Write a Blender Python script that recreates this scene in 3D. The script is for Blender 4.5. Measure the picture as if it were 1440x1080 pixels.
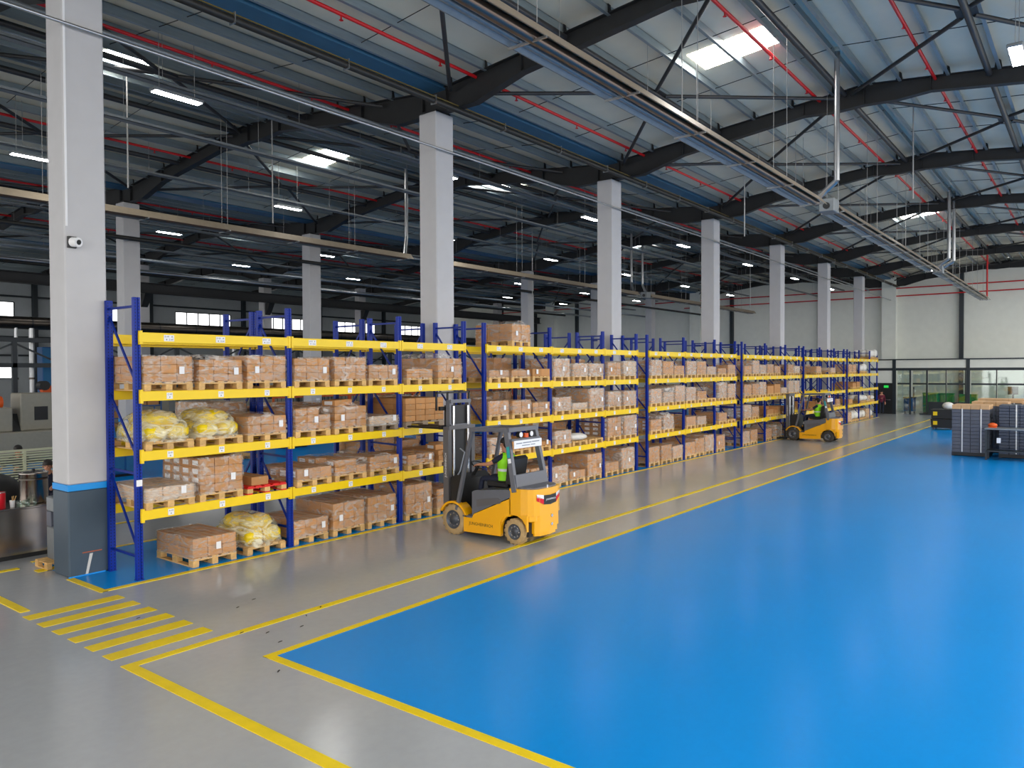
import bpy, math, random
from math import pi, sin, cos, radians
from mathutils import Vector, Matrix
random.seed(7)
for o in list(bpy.data.objects): bpy.data.objects.remove(o, do_unlink=True)
S = bpy.context.scene
COL = S.collection

# ------------------------------------------------------------------ camera
# X runs along the racks, Y away from the camera into the hall, Z up (metres)
CAM_H = 3.255
YAW, PITCH, ROLL = radians(37.705), radians(1.032), radians(-0.25)
def _camera():
    fw = Vector((cos(YAW), sin(YAW), 0)); rt = Vector((sin(YAW), -cos(YAW), 0)); up = Vector((0, 0, 1))
    f2 = fw*cos(PITCH) - up*sin(PITCH); u2 = fw*sin(PITCH) + up*cos(PITCH)
    r3 = rt*cos(ROLL) + u2*sin(ROLL); u3 = -rt*sin(ROLL) + u2*cos(ROLL)
    cd = bpy.data.cameras.new('camera'); cd.sensor_width = 36; cd.lens = 1066.94/1440*36
    cd.clip_start = .1; cd.clip_end = 400
    c = bpy.data.objects.new('camera', cd); COL.objects.link(c)
    m = Matrix((r3, u3, -f2)).transposed().to_4x4(); m.translation = Vector((0, 0, CAM_H))
    c.matrix_world = m; S.camera = c
_camera()
# ------------------------------------------------------------------ world, exposure
W = bpy.data.worlds.new('daylight'); S.world = W; W.use_nodes = True
_b = W.node_tree.nodes['Background']; _b.inputs[0].default_value = (1, .985, .96, 1); _b.inputs[1].default_value = 2.7
S.view_settings.view_transform = 'Standard'; S.view_settings.look = 'None'
S.view_settings.gamma = 1; S.view_settings.use_curve_mapping = False
S.view_settings.exposure = 0.1
LAMP_E, SKYLIGHT_E, WINDOW_E = 40, 16, 2.6

# ------------------------------------------------------------------ helpers
def lin(c):
    return tuple((x/12.92 if x <= .04045 else ((x+.055)/1.055)**2.4) for x in (v/255 for v in c))
M = {}
def mat(name, rgb, rough=.5, metal=0, spec=.5, noise=0, nscale=8, emit=0, bump=0, bscale=60, rand=0, coat=0, stretch=None):
    m = bpy.data.materials.new(name); m.use_nodes = True; nt = m.node_tree; N = nt.nodes; L = nt.links
    b = N['Principled BSDF']; c = lin(rgb)
    b.inputs['Base Color'].default_value = (*c, 1); b.inputs['Roughness'].default_value = rough
    b.inputs['Metallic'].default_value = metal; b.inputs['Specular IOR Level'].default_value = spec
    if coat: b.inputs['Coat Weight'].default_value = coat; b.inputs['Coat Roughness'].default_value = .08
    if emit: b.inputs['Emission Color'].default_value = (*c, 1); b.inputs['Emission Strength'].default_value = emit
    if noise or bump or rand:
        tc = N.new('ShaderNodeTexCoord'); src = tc.outputs['Object']
        if stretch:
            mp = N.new('ShaderNodeMapping'); mp.inputs['Scale'].default_value = stretch; L.new(src, mp.inputs[0]); src = mp.outputs[0]
    if noise or rand:
        hsv = N.new('ShaderNodeHueSaturation'); hsv.inputs['Color'].default_value = (*c, 1)
        val = None
        if noise:
            n = N.new('ShaderNodeTexNoise'); n.inputs['Scale'].default_value = nscale; n.inputs['Detail'].default_value = 6
            L.new(src, n.inputs['Vector'])
            mr = N.new('ShaderNodeMapRange'); mr.inputs[1].default_value = .3; mr.inputs[2].default_value = .7
            mr.inputs[3].default_value = 1-noise; mr.inputs[4].default_value = 1+noise
            L.new(n.outputs['Fac'], mr.inputs[0]); val = mr.outputs[0]
        if rand:
            oi = N.new('ShaderNodeObjectInfo'); mr2 = N.new('ShaderNodeMapRange')
            mr2.inputs[3].default_value = 1-rand; mr2.inputs[4].default_value = 1+rand
            L.new(oi.outputs['Random'], mr2.inputs[0])
            if val is None: val = mr2.outputs[0]
            else:
                mu = N.new('ShaderNodeMath'); mu.operation = 'MULTIPLY'; L.new(val, mu.inputs[0]); L.new(mr2.outputs[0], mu.inputs[1]); val = mu.outputs[0]
        L.new(val, hsv.inputs['Value']); L.new(hsv.outputs[0], b.inputs['Base Color'])
    if bump:
        n2 = N.new('ShaderNodeTexNoise'); n2.inputs['Scale'].default_value = bscale; n2.inputs['Detail'].default_value = 3
        L.new(src, n2.inputs['Vector']); bp = N.new('ShaderNodeBump'); bp.inputs['Strength'].default_value = bump
        L.new(n2.outputs['Fac'], bp.inputs['Height']); L.new(bp.outputs[0], b.inputs['Normal'])
    M[name] = m; return m

def floor_mat(name, rgb, noise, rough, blotch=.06, spec=.5):
    """painted concrete: broad blotches, fine grain, a little wear in the gloss"""
    m = bpy.data.materials.new(name); m.use_nodes = True; nt = m.node_tree; N = nt.nodes; L = nt.links
    b = N['Principled BSDF']; c = lin(rgb); b.inputs['Specular IOR Level'].default_value = spec
    tc = N.new('ShaderNodeTexCoord')
    def nz(scale, detail, lo, hi):
        n = N.new('ShaderNodeTexNoise'); n.inputs['Scale'].default_value = scale; n.inputs['Detail'].default_value = detail
        L.new(tc.outputs['Object'], n.inputs['Vector']); r = N.new('ShaderNodeMapRange')
        r.inputs[1].default_value = .3; r.inputs[2].default_value = .7; r.inputs[3].default_value = lo; r.inputs[4].default_value = hi
        L.new(n.outputs['Fac'], r.inputs[0]); return r.outputs[0]
    mu = N.new('ShaderNodeMath'); mu.operation = 'MULTIPLY'
    L.new(nz(.35, 5, 1-blotch, 1+blotch), mu.inputs[0]); L.new(nz(9, 8, 1-noise, 1+noise), mu.inputs[1])
    h = N.new('ShaderNodeHueSaturation'); h.inputs['Color'].default_value = (*c, 1); L.new(mu.outputs[0], h.inputs['Value'])
    L.new(h.outputs[0], b.inputs['Base Color']); L.new(nz(.5, 2, rough*.93, rough*1.08), b.inputs['Roughness'])
    M[name] = m; return m

floor_mat('floor_grey', (168, 171, 174), .025, .19)
floor_mat('floor_blue', (0, 139, 220), .012, .25, .03, .14)
mat('line_yellow', (240, 208, 0), .38, noise=.06, nscale=5)
mat('col_paint', (194, 193, 195), .62, noise=.025, nscale=3)
mat('col_slate', (62, 78, 92), .5, noise=.05, nscale=4)
mat('col_blue', (10, 150, 232), .45)
mat('wall_white', (230, 232, 224), .75, noise=.025, nscale=2)
mat('wall_grey', (180, 186, 190), .7, noise=.05, nscale=1.5)
mat('wall_blue', (46, 120, 170), .6, noise=.04)
mat('deck', (226, 219, 200), .5, noise=.03, nscale=2)
mat('purlin', (150, 163, 170), .38, metal=.55, noise=.1, nscale=3, stretch=(.4, 4, 4))
mat('rafter', (34, 35, 37), .55, noise=.12, nscale=4)
mat('tube_dark', (58, 58, 60), .45, metal=.3, noise=.1)
mat('galv', (176, 178, 180), .3, metal=.85, noise=.08)
mat('galv_dull', (128, 134, 138), .45, metal=.5, noise=.08)
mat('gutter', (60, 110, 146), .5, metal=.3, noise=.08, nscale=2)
mat('red_pipe', (204, 24, 30), .4)
mat('wire', (165, 165, 165), .5, metal=.6)
mat('conduit_dark', (34, 33, 30), .5)
mat('conduit_gold', (116, 98, 48), .4, metal=.5)
mat('heater_tan', (172, 158, 138), .42, metal=.4, noise=.06)
mat('heater_steel', (112, 98, 90), .3, metal=.9, noise=.1, nscale=5, stretch=(.2, 3, 3))
mat('rack_yellow', (246, 208, 0), .38, noise=.03, nscale=3)
mat('rack_edge', (206, 152, 60), .45)
mat('frame_dark', (26, 38, 46), .4)
mat('wood', (214, 172, 110), .72, noise=.14, nscale=6, stretch=(8, 1.2, 8), rand=.14)
mat('wood_dark', (150, 132, 112), .75, noise=.14, nscale=6, stretch=(8, 1.2, 8), rand=.12)
mat('pallet_red', (222, 34, 22), .5, noise=.08)
mat('card', (190, 136, 82), .72, noise=.05, nscale=7, rand=.13)
mat('card_pale', (206, 166, 122), .7, noise=.05, nscale=7, rand=.1)
mat('tape', (176, 140, 92), .3)
mat('paper', (238, 238, 240), .6)
mat('ink', (24, 24, 28), .6)
mat('bag_yellow', (236, 206, 20), .32, noise=.16, nscale=5, bump=.35, bscale=14)
mat('bag_white', (226, 224, 218), .35, noise=.08, bump=.4, bscale=18)
mat('fork_yellow', (250, 178, 0), .28, coat=.5)
mat('fork_grey', (98, 100, 108), .42, noise=.03)
mat('fork_lightgrey', (140, 146, 156), .4)
mat('fork_black', (24, 24, 26), .5)
mat('mast_grey', (92, 90, 92), .42)
mat('chrome', (214, 214, 216), .16, metal=1)
mat('rubber_tan', (178, 150, 106), .85, noise=.12, nscale=14, bump=.3, bscale=30)
mat('rubber_dark', (64, 58, 50), .85, noise=.12, nscale=14)
mat('rim', (82, 86, 94), .4, metal=.3)
mat('lamp_red', (214, 10, 26), .25)
mat('lamp_white', (240, 240, 242), .2)
mat('beacon', (226, 84, 20), .25)
mat('teal', (20, 158, 158), .5)
mat('skin', (196, 138, 108), .55)
mat('hair', (30, 24, 22), .6)
mat('navy', (24, 30, 52), .8)
mat('vest', (150, 236, 20), .6, emit=0)
mat('reflective', (226, 228, 230), .35)
mat('burgundy', (104, 24, 50), .8)
mat('shoe', (40, 36, 34), .6)
mat('black_plastic', (20, 22, 24), .45)
mat('stack_grey', (84, 88, 100), .5, noise=.12, nscale=3, rand=.1)
mat('stack_navy', (44, 56, 78), .3, noise=.05)
mat('tarp', (198, 194, 184), .6, noise=.08)
mat('orange', (222, 92, 24), .5)
mat('machine_beige', (150, 146, 132), .5, noise=.04)
mat('blue_plastic', (24, 96, 160), .45)
mat('steel_blue_shelf', (58, 96, 150), .45)
mat('stainless', (172, 164, 158), .22, metal=1, noise=.06)
mat('stainless_dark', (84, 78, 72), .32, metal=.9, noise=.15, nscale=3)
mat('louvre', (200, 204, 176), .5)
mat('red_can', (206, 22, 38), .35)
mat('green', (30, 150, 74), .5)
mat('sign_green', (30, 170, 60), .4, emit=1.2)
mat('led', (255, 255, 255), .4, emit=LAMP_E)
mat('skylight', (255, 252, 244), .4, emit=SKYLIGHT_E)
mat('window_lit', (255, 255, 255), .3, emit=WINDOW_E)
mat('scuff', (208, 206, 200), .7)
mat('scuff_orange', (176, 92, 56), .7)
mat('debris', (40, 38, 36), .8)

def rack_blue():
    m = bpy.data.materials.new('rack_blue'); m.use_nodes = True; nt = m.node_tree; N = nt.nodes; L = nt.links
    b = N['Principled BSDF']; b.inputs['Roughness'].default_value = .4; b.inputs['Specular IOR Level'].default_value = .25
    tc = N.new('ShaderNodeTexCoord'); sp = N.new('ShaderNodeSeparateXYZ'); L.new(tc.outputs['Object'], sp.inputs[0])
    def math(op, a, bb=None):
        n = N.new('ShaderNodeMath'); n.operation = op
        for i, v in enumerate((a, bb)):
            if v is None: continue
            if isinstance(v, (int, float)): n.inputs[i].default_value = v
            else: L.new(v, n.inputs[i])
        return n.outputs[0]
    dz = math('ABSOLUTE', math('SUBTRACT', math('FRACT', math('DIVIDE', sp.outputs[2], .05)), .5))
    hole = math('MULTIPLY', math('LESS_THAN', dz, .22), math('LESS_THAN', math('ABSOLUTE', math('SUBTRACT', math('ABSOLUTE', sp.outputs[0]), .026)), .007))
    mix = N.new('ShaderNodeMix'); mix.data_type = 'RGBA'
    mix.inputs[6].default_value = (*lin((0, 42, 148)), 1); mix.inputs[7].default_value = (*lin((2, 12, 44)), 1)
    L.new(hole, mix.inputs[0]); L.new(mix.outputs[2], b.inputs['Base Color']); M['rack_blue'] = m
rack_blue()
mat('rack_blue_plain', (0, 38, 130), .4, spec=.25)

def film(name, white, lo, hi, scale):
    """stretch film: mostly clear, whitish creases and shine"""
    m = bpy.data.materials.new(name); m.use_nodes = True; nt = m.node_tree; N = nt.nodes; L = nt.links
    out = N['Material Output']; b = N['Principled BSDF']; b.inputs['Base Color'].default_value = (*lin(white), 1)
    b.inputs['Roughness'].default_value = .22; b.inputs['Specular IOR Level'].default_value = .8
    tc = N.new('ShaderNodeTexCoord'); mp = N.new('ShaderNodeMapping'); mp.inputs['Scale'].default_value = (1, 1, 1.3); mp.inputs['Rotation'].default_value = (.3, .5, .2)
    L.new(tc.outputs['Object'], mp.inputs[0])
    oi = N.new('ShaderNodeObjectInfo'); ad = N.new('ShaderNodeVectorMath'); ad.operation = 'ADD'
    mu = N.new('ShaderNodeMath'); mu.operation = 'MULTIPLY'; mu.inputs[1].default_value = 40; L.new(oi.outputs['Random'], mu.inputs[0])
    L.new(mp.outputs[0], ad.inputs[0]); L.new(mu.outputs[0], ad.inputs[1])
    n = N.new('ShaderNodeTexNoise'); n.inputs['Scale'].default_value = scale; n.inputs['Detail'].default_value = 3.5; n.inputs['Distortion'].default_value = 2.2
    L.new(ad.outputs[0], n.inputs['Vector'])
    r = N.new('ShaderNodeMapRange'); r.inputs[1].default_value = .4; r.inputs[2].default_value = .76; r.inputs[3].default_value = lo; r.inputs[4].default_value = hi
    L.new(n.outputs['Fac'], r.inputs[0])
    bp = N.new('ShaderNodeBump'); bp.inputs['Strength'].default_value = .5; L.new(n.outputs['Fac'], bp.inputs['Height']); L.new(bp.outputs[0], b.inputs['Normal'])
    t = N.new('ShaderNodeBsdfTransparent'); mx = N.new('ShaderNodeMixShader')
    L.new(r.outputs[0], mx.inputs[0]); L.new(t.outputs[0], mx.inputs[1]); L.new(b.outputs[0], mx.inputs[2]); L.new(mx.outputs[0], out.inputs['Surface'])
    M[name] = m
film('film', (230, 224, 216), .02, .6, 3)
film('film_heavy', (230, 226, 218), .2, .8, 3)
film('film_bag', (240, 238, 214), .14, .9, 3)
def glass_mat():
    m = bpy.data.materials.new('glass'); m.use_nodes = True; nt = m.node_tree; N = nt.nodes; L = nt.links
    t = N.new('ShaderNodeBsdfTransparent'); t.inputs[0].default_value = (.86, .93, .9, 1)
    g = N.new('ShaderNodeBsdfGlossy'); g.inputs[1].default_value = .03
    mx = N.new('ShaderNodeMixShader'); mx.inputs[0].default_value = .14
    L.new(t.outputs[0], mx.inputs[1]); L.new(g.outputs[0], mx.inputs[2]); L.new(mx.outputs[0], N['Material Output'].inputs['Surface']); M['glass'] = m
glass_mat()

class MB:
    def __init__(s): s.v = []; s.f = []; s.m = []; s.sm = []
    def add(s, vs, fs, mi=0, smooth=False):
        k = len(s.v); s.v += [tuple(v) for v in vs]
        for f in fs: s.f.append(tuple(i+k for i in f)); s.m.append(mi); s.sm.append(smooth)
        return s
    def box(s, x0, x1, y0, y1, z0, z1, mi=0):
        vs = [(x, y, z) for z in (z0, z1) for y in (y0, y1) for x in (x0, x1)]
        return s.add(vs, [(0,2,3,1),(4,5,7,6),(0,1,5,4),(2,6,7,3),(0,4,6,2),(1,3,7,5)], mi)
    def cbox(s, x0, x1, y0, y1, z0, z1, c=.006, mi=0):
        """box with chamfered edges"""
        vs = []; idx = {}
        X = (x0, x1); Y = (y0, y1); Z = (z0, z1)
        for i in (0,1):
            for j in (0,1):
                for k in (0,1):
                    p = Vector((X[i], Y[j], Z[k])); d = (c*(1-2*i), c*(1-2*j), c*(1-2*k))
                    for a in range(3):
                        q = p.copy()
                        for b in range(3):
                            if b != a: q[b] += d[b]
                        idx[i,j,k,a] = len(vs); vs.append(q)
        fs = []
        g = lambda i,j,k,a: idx[i,j,k,a]
        for a in range(3):
            b, cc = (a+1) % 3, (a+2) % 3
            for sd in (0,1):
                def pt(u, w):
                    t = [0,0,0]; t[a] = sd; t[b] = u; t[cc] = w; return g(*t, a)
                q = [pt(0,0), pt(1,0), pt(1,1), pt(0,1)]
                fs.append(tuple(q if sd else q[::-1]))
            # edges along axis a
            for u in (0,1):
                for w in (0,1):
                    t0 = [0,0,0]; t0[b] = u; t0[cc] = w; t1 = list(t0); t1[a] = 1
                    q = [g(*t0, b), g(*t1, b), g(*t1, cc), g(*t0, cc)]
                    fs.append(tuple(q if (u != w) else q[::-1]))
        for i in (0,1):
            for j in (0,1):
                for k in (0,1):
                    q = [g(i,j,k,0), g(i,j,k,1), g(i,j,k,2)]
                    fs.append(tuple(q if (i+j+k) % 2 else q[::-1]))
        return s.add(vs, fs, mi)
    def bar(s, p, q, w, h=None, mi=0, up=(0,0,1)):
        """rectangular bar from p to q, w wide, h high"""
        p, q = Vector(p), Vector(q); h = h or w; d = (q-p).normalized(); u = Vector(up)
        if abs(d.dot(u)) > .98: u = Vector((0,1,0))
        r = d.cross(u).normalized(); u = r.cross(d)
        vs = [e + r*a*w/2 + u*b*h/2 for e in (p, q) for a, b in ((-1,-1),(1,-1),(1,1),(-1,1))]
        return s.add(vs, [(3,2,1,0),(4,5,6,7),(0,1,5,4),(1,2,6,5),(2,3,7,6),(3,0,4,7)], mi)
    def cyl(s, p, q, r, n=8, mi=0, r2=None, cap=True, smooth=True):
        p, q = Vector(p), Vector(q); r2 = r if r2 is None else r2; d = (q-p).normalized()
        u = Vector((0,0,1)) if abs(d.z) < .9 else Vector((1,0,0)); a = d.cross(u).normalized(); b = d.cross(a)
        vs = [e + (a*cos(2*pi*i/n) + b*sin(2*pi*i/n))*rr for e, rr in ((p, r), (q, r2)) for i in range(n)]
        s.add(vs, [(i, (i+1) % n, n+(i+1) % n, n+i) for i in range(n)], mi, smooth)
        if cap: s.add(vs, [tuple(range(n))[::-1], tuple(range(n, 2*n))], mi)
        return s
    def tube(s, pts, r, n=8, mi=0):
        for a, b in zip(pts, pts[1:]): s.cyl(a, b, r, n, mi)
        return s
    def prism(s, poly, axis, a0, a1, mi=0):
        """poly: list of 2-D points, extruded along axis 'x','y' or 'z' from a0 to a1 (order of the other two axes kept)"""
        n = len(poly)
        def P(p, a):
            return {'x': (a, p[0], p[1]), 'y': (p[0], a, p[1]), 'z': (p[0], p[1], a)}[axis]
        vs = [P(p, a0) for p in poly] + [P(p, a1) for p in poly]
        s.add(vs, [tuple(range(n))[::-1], tuple(range(n, 2*n))] + [(i, (i+1) % n, n+(i+1) % n, n+i) for i in range(n)], mi); return s
    def lathe(s, prof, c=(0,0,0), n=16, mi=0, axis='z'):
        k = len(prof); vs = []
        for r, h in prof:
            for i in range(n):
                t = 2*pi*i/n; a, b = r*cos(t), r*sin(t)
                vs.append((c[0]+a, c[1]+b, c[2]+h) if axis == 'z' else (c[0]+h, c[1]+a, c[2]+b))
        fs = [(j*n+i, j*n+(i+1) % n, (j+1)*n+(i+1) % n, (j+1)*n+i) for j in range(k-1) for i in range(n)]
        return s.add(vs, fs, mi, True)
    def text(s, body, o, ux, uy, size, mi=0, align='CENTER'):
        """flat lettering: origin o, reading direction ux, up direction uy"""
        vs, fs = text_geo(body, align); ux, uy, o = Vector(ux), Vector(uy), Vector(o)
        return s.add([o + ux*v[0]*size + uy*v[1]*size for v in vs], fs, mi)
    def mesh(s, name, mats):
        me = bpy.data.meshes.new(name); me.from_pydata(s.v, [], s.f)
        for m in (mats if isinstance(mats, (list, tuple)) else [mats]): me.materials.append(M[m])
        me.polygons.foreach_set('material_index', s.m); me.polygons.foreach_set('use_smooth', s.sm)
        me.update(); return me
    def build(s, name, mats, parent=None, loc=None, **k):
        return link(name, s.mesh(name, mats), parent, loc, **k)
_tg = {}
def text_geo(body, align):
    if (body, align) in _tg: return _tg[body, align]
    cu = bpy.data.curves.new('t', 'FONT'); cu.body = body; cu.align_x = align; cu.align_y = 'CENTER'; cu.size = 1; cu.resolution_u = 2
    ob = bpy.data.objects.new('t', cu); COL.objects.link(ob)
    dg = bpy.context.evaluated_depsgraph_get(); me = ob.evaluated_get(dg).to_mesh()
    r = ([v.co[:] for v in me.vertices], [tuple(p.vertices) for p in me.polygons])
    ob.evaluated_get(dg).to_mesh_clear(); bpy.data.objects.remove(ob); bpy.data.curves.remove(cu)
    _tg[body, align] = r; return r
def link(name, me, parent=None, loc=None, rz=0, scale=None, label=None, cat=None, group=None, kind=None):
    o = bpy.data.objects.new(name, me); COL.objects.link(o)
    if parent: o.parent = parent
    if loc: o.location = loc
    if rz: o.rotation_euler = (0, 0, rz)
    if scale: o.scale = scale
    if label: o['label'] = label
    if cat: o['category'] = cat
    if group: o['group'] = group
    if kind: o['kind'] = kind
    return o
def empty(name, loc, label=None, cat=None, group=None, kind=None, rz=0):
    return link(name, None, None, loc, rz, None, label, cat, group, kind)
def copy_tree(o, parent=None):
    c = o.copy(); COL.objects.link(c); c.parent = parent
    for ch in list(o.children): copy_tree(ch, c)
    return c
ORD = ['first', 'second', 'third', 'fourth', 'fifth', 'sixth', 'seventh', 'eighth']

# ------------------------------------------------------------------ key dimensions
CS, CX0, CW, CD = 8.455, 5.146, .633, .58          # column grid along X, first column's left side, column width and depth
ROWY = (12.823, 28.8, 44.85)                        # front faces of the three column rows
COLTOP = 9.6
RIDGES = (5.1, 21.1, 37.1, 53.1)
XA, XB, XWALL, YWALL = -14, 65, 65, 61
def zdeck(Y):
    return 11.22 - .1*min(abs(Y-r) for r in RIDGES)
RX0, RY, BAY, SHORT, GAP, DEP = 5.779, 11.859, 2.8, 2.1, .745, .91
PER = 2*BAY + SHORT + GAP
LV = (0, 1.083, 2.011, 2.948, 3.868); PTOP = 4.417
BY0 = 13.12                                          # front posts of the second rack row

# ------------------------------------------------------------------ floor and markings
MB().box(-40, XB+2, -45, YWALL+1, -.2, 0).build('floor', 'floor_grey', kind='structure')
def slab(name, x0, x1, y0, y1, m, z=.002, parent=None):
    return MB().box(x0, x1, y0, y1, -.01, z).build(name, m, parent, kind=None if parent else 'structure')
slab('floor_blue_zone', 5.12, 53, -2.6, 7.44, 'floor_blue')  # right-hand edge out of view, cut short to limit blue bounce on the ceiling
slab('floor_blue_rack_zone', 5.2, 55.4, 11.72, 14.42, 'floor_blue')
slab('floor_blue_back_zone', 8, 62, 21.3, 42, 'floor_blue')
fm = empty('floor_markings', (0, 0, 0), kind='structure')
def line(x0, x1, y0, y1): slab('painted_line', x0, x1, y0, y1, 'line_yellow', .0035+.0007*len(fm.children), fm)
LW = .115
line(5.06, 53, 7.42, 7.53); line(5.06, 5.17, -2.7, 7.53); line(5.06, 53, -2.7, -2.6)                   # edges of the blue floor; the last, out of view, is invented
line(4.0, 57, 8.40, 8.52); line(3.93, 4.06, -2.7, 8.52)                    # edge of the walkway
line(5.12, 55.5, 11.62, 11.73); line(5.09, 5.2, 11.62, 12.78); line(5.2, 55.5, 14.40, 14.5)
line(4.0, 4.12, 11.52, 13.2); line(3.2, 4.9, 14.1, 14.22); line(5.0, 5.6, 13.62, 13.8)
line(8, 60, 21.2, 21.32); line(6.2, 40, 16.6, 16.7)
cw = empty('floor_crossing', (0, 0, 0), kind='structure')
for k in range(6):
    slab('crossing_stripe', 3.95, 5.19, 11.13-.46*k-.05, 11.13-.46*k+.18, 'line_yellow', .0035, cw)
# loose bits of tape and dirt on the floor
for k, (x, y, a) in enumerate([(5.9, 9.35, .4), (6.25, 9.5, .1), (5.95, 8.0, .2), (6.25, 8.3, 1), (5.55, 8.15, .3), (6.6, 8.45, .7), (5.45, 7.75, .1), (4.9, 7.0, .6), (4.85, 10.0, .3), (5.35, 8.4, .2)]):
    MB().add([(-.035, -.006, 0), (.028, -.008, 0), (.038, .004, .004), (0, .01, .005), (-.03, .004, .003)], [(0,1,2,3,4)]).build(
        'floor_scrap', 'debris', None, (x, y, .009), rz=a, label='small dark scrap lying on the grey floor by the walkway line', cat='scrap', group='dark scraps on the grey walkway')

# ------------------------------------------------------------------ shell
MB().box(XWALL, XWALL+.2, -20, YWALL, 0, 11.2).build('wall_far', 'wall_white', kind='structure')
def wall_left():
    """long wall with two bands of windows"""
    w = MB(); z0, z1 = 7.05, 8.25
    w.box(XA, XWALL, YWALL, YWALL+.2, 0, 2.85).box(XA, XWALL, YWALL, YWALL+.2, 3.75, z0).box(XA, XWALL, YWALL, YWALL+.2, z1, 11.2)
    xs = [-10+8.504*k for k in range(9)]
    upper = [(33.0-8.504*k, 38.1-8.504*k) for k in range(-3, 6)]
    lower = [(x-2.2, x+2.4) for x in (18.6, 10.1, 1.6)]
    for segs, a, b in ((sorted(upper), z0, z1), (sorted(lower), 2.85, 3.75)):
        x = XA
        for p, q in segs:
            w.box(x, p, YWALL, YWALL+.2, a, b); x = q
        w.box(x, XWALL, YWALL, YWALL+.2, a, b)
    w.build('wall_left', 'wall_grey', kind='structure')
    n = 0
    for segs, a, b, k in ((sorted(upper), z0, z1, 5), (sorted(lower), 2.85, 3.75, 3)):
        for p, q in segs:
            n += 1; off = '_offscreen' if q < 15 else ''; e = empty('window_%d' % n+off, (p, YWALL, a), kind='structure')
            step = (q-p)/k; f = MB()
            for i in range(k+1): f.box(step*i-.035, step*i+.035, -.03, .1, 0, b-a)
            f.box(0, q-p, -.03, .1, -.04, .03).box(0, q-p, -.03, .1, b-a-.03, b-a+.04); f.build('window_frame', 'frame_dark', e)
            for i in range(k): MB().box(step*i+.035, step*(i+1)-.035, .06, .08, .03, b-a-.03).build('pane'+off, 'window_lit', e)
wall_left()
wt = empty('trim_1', (0, 0, 0), kind='structure')
for z in (4.4, 5.7, 6.7, 8.6, 9.6): MB().box(XA, XWALL, YWALL-.12, YWALL-.02, z, z+.14).build('wall_rail', 'frame_dark', wt)
for k in range(-1, 7): MB().box(5.3+CS*k, 5.6+CS*k, YWALL-.35, YWALL-.02, 0, 10.3).build('wall_post', 'frame_dark', wt)
wf = empty('trim_2', (0, 0, 0), kind='structure')
for y in (-.5, 8.05, 18.1, 25.6, 33.5, 41.8, 47.0, 51.5): MB().box(XWALL-.3, XWALL, y-.14, y+.14, 0, 10.6).build('wall_post', 'frame_dark', wf)
for y in (12.9, 28.9, 44.9): MB().box(XWALL-.55, XWALL, y-.5, y+.5, 0, 10.3).build('pilaster', 'wall_white', wf)
MB().box(XWALL-.06, XWALL, -20, YWALL, 3.9, 4.0).build('wall_rail', 'frame_dark', wf)

# roof: decking, ridge and valley, purlins, tie rods, roof lights
roof = empty('ceiling', (0, 0, 0), kind='structure')
prof = []
for r in RIDGES: prof += [(r-8, zdeck(r-8)), (r, zdeck(r))]
prof.append((RIDGES[-1]+8, zdeck(RIDGES[-1]+8)))
d = MB(); n = len(prof)
vs = [(x, y, z) for x in (XA, XB) for y, z in prof] + [(x, y, z+.12) for x in (XA, XB) for y, z in prof]
d.add(vs, [(i, i+1, n+i+1, n+i) for i in range(n-1)] + [(2*n+i, 3*n+i, 3*n+i+1, 2*n+i+1) for i in range(n-1)])
d.build('roof_deck', 'deck', roof)
def purlin_mesh():
    b = MB(); b.box(XA, XB, -.006, .006, -.25, -.02).box(XA, XB, -.07, .006, -.26, -.245).box(XA, XB, -.006, .07, -.03, -.012); return b.mesh('purlin', 'purlin')
PM = purlin_mesh()
PUR = [.46+1.115*k for k in range(7)] + [7.86]
for r in RIDGES:
    for sgn in (-1, 1):
        for q in PUR:
            y = r+sgn*(8-q); o = link('purlin', PM, roof, (0, y, zdeck(y)))
            if sgn > 0: o.rotation_euler = (0, 0, 0)
        for k in range(-2, 7):
            for t in (1/3, 2/3):
                x = CX0+.3+CS*(k+t); y0, y1 = r+sgn*.1, r+sgn*7.7
                if x > XB: continue
                MB().cyl((x, y0, zdeck(y0)-.13), (x, y1, zdeck(y1)-.13), .011, 4).build('tie_rod', 'conduit_dark', roof)
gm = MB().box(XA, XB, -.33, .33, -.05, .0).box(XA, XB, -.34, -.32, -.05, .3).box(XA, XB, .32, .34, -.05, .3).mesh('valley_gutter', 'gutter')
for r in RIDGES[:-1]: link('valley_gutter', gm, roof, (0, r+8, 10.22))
# roof lights let into the deck (lit by the sky above)
SKY = [(17.4, 6.0, 8.0), (17.4, 21.5, 23.4), (8.6, 18.4, 19.7), (24.7, 19.1, 20.7), (41.8, 21.4, 23.3), (42.3, 6.4, 8.0), (24.7, 37.2, 38.2), (33.1, 37.2, 38.2), (41.6, 37.2, 38.2)]
for x, y0, y1 in SKY:
    b = MB(); z0, z1 = zdeck(y0)-.012, zdeck(y1)-.012
    b.add([(x, y0, z0), (x+1.1, y0, z0), (x+1.1, y1, z1), (x, y1, z1)], [(0,1,2,3)]); b.build('roof_light', 'skylight', roof)

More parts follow.
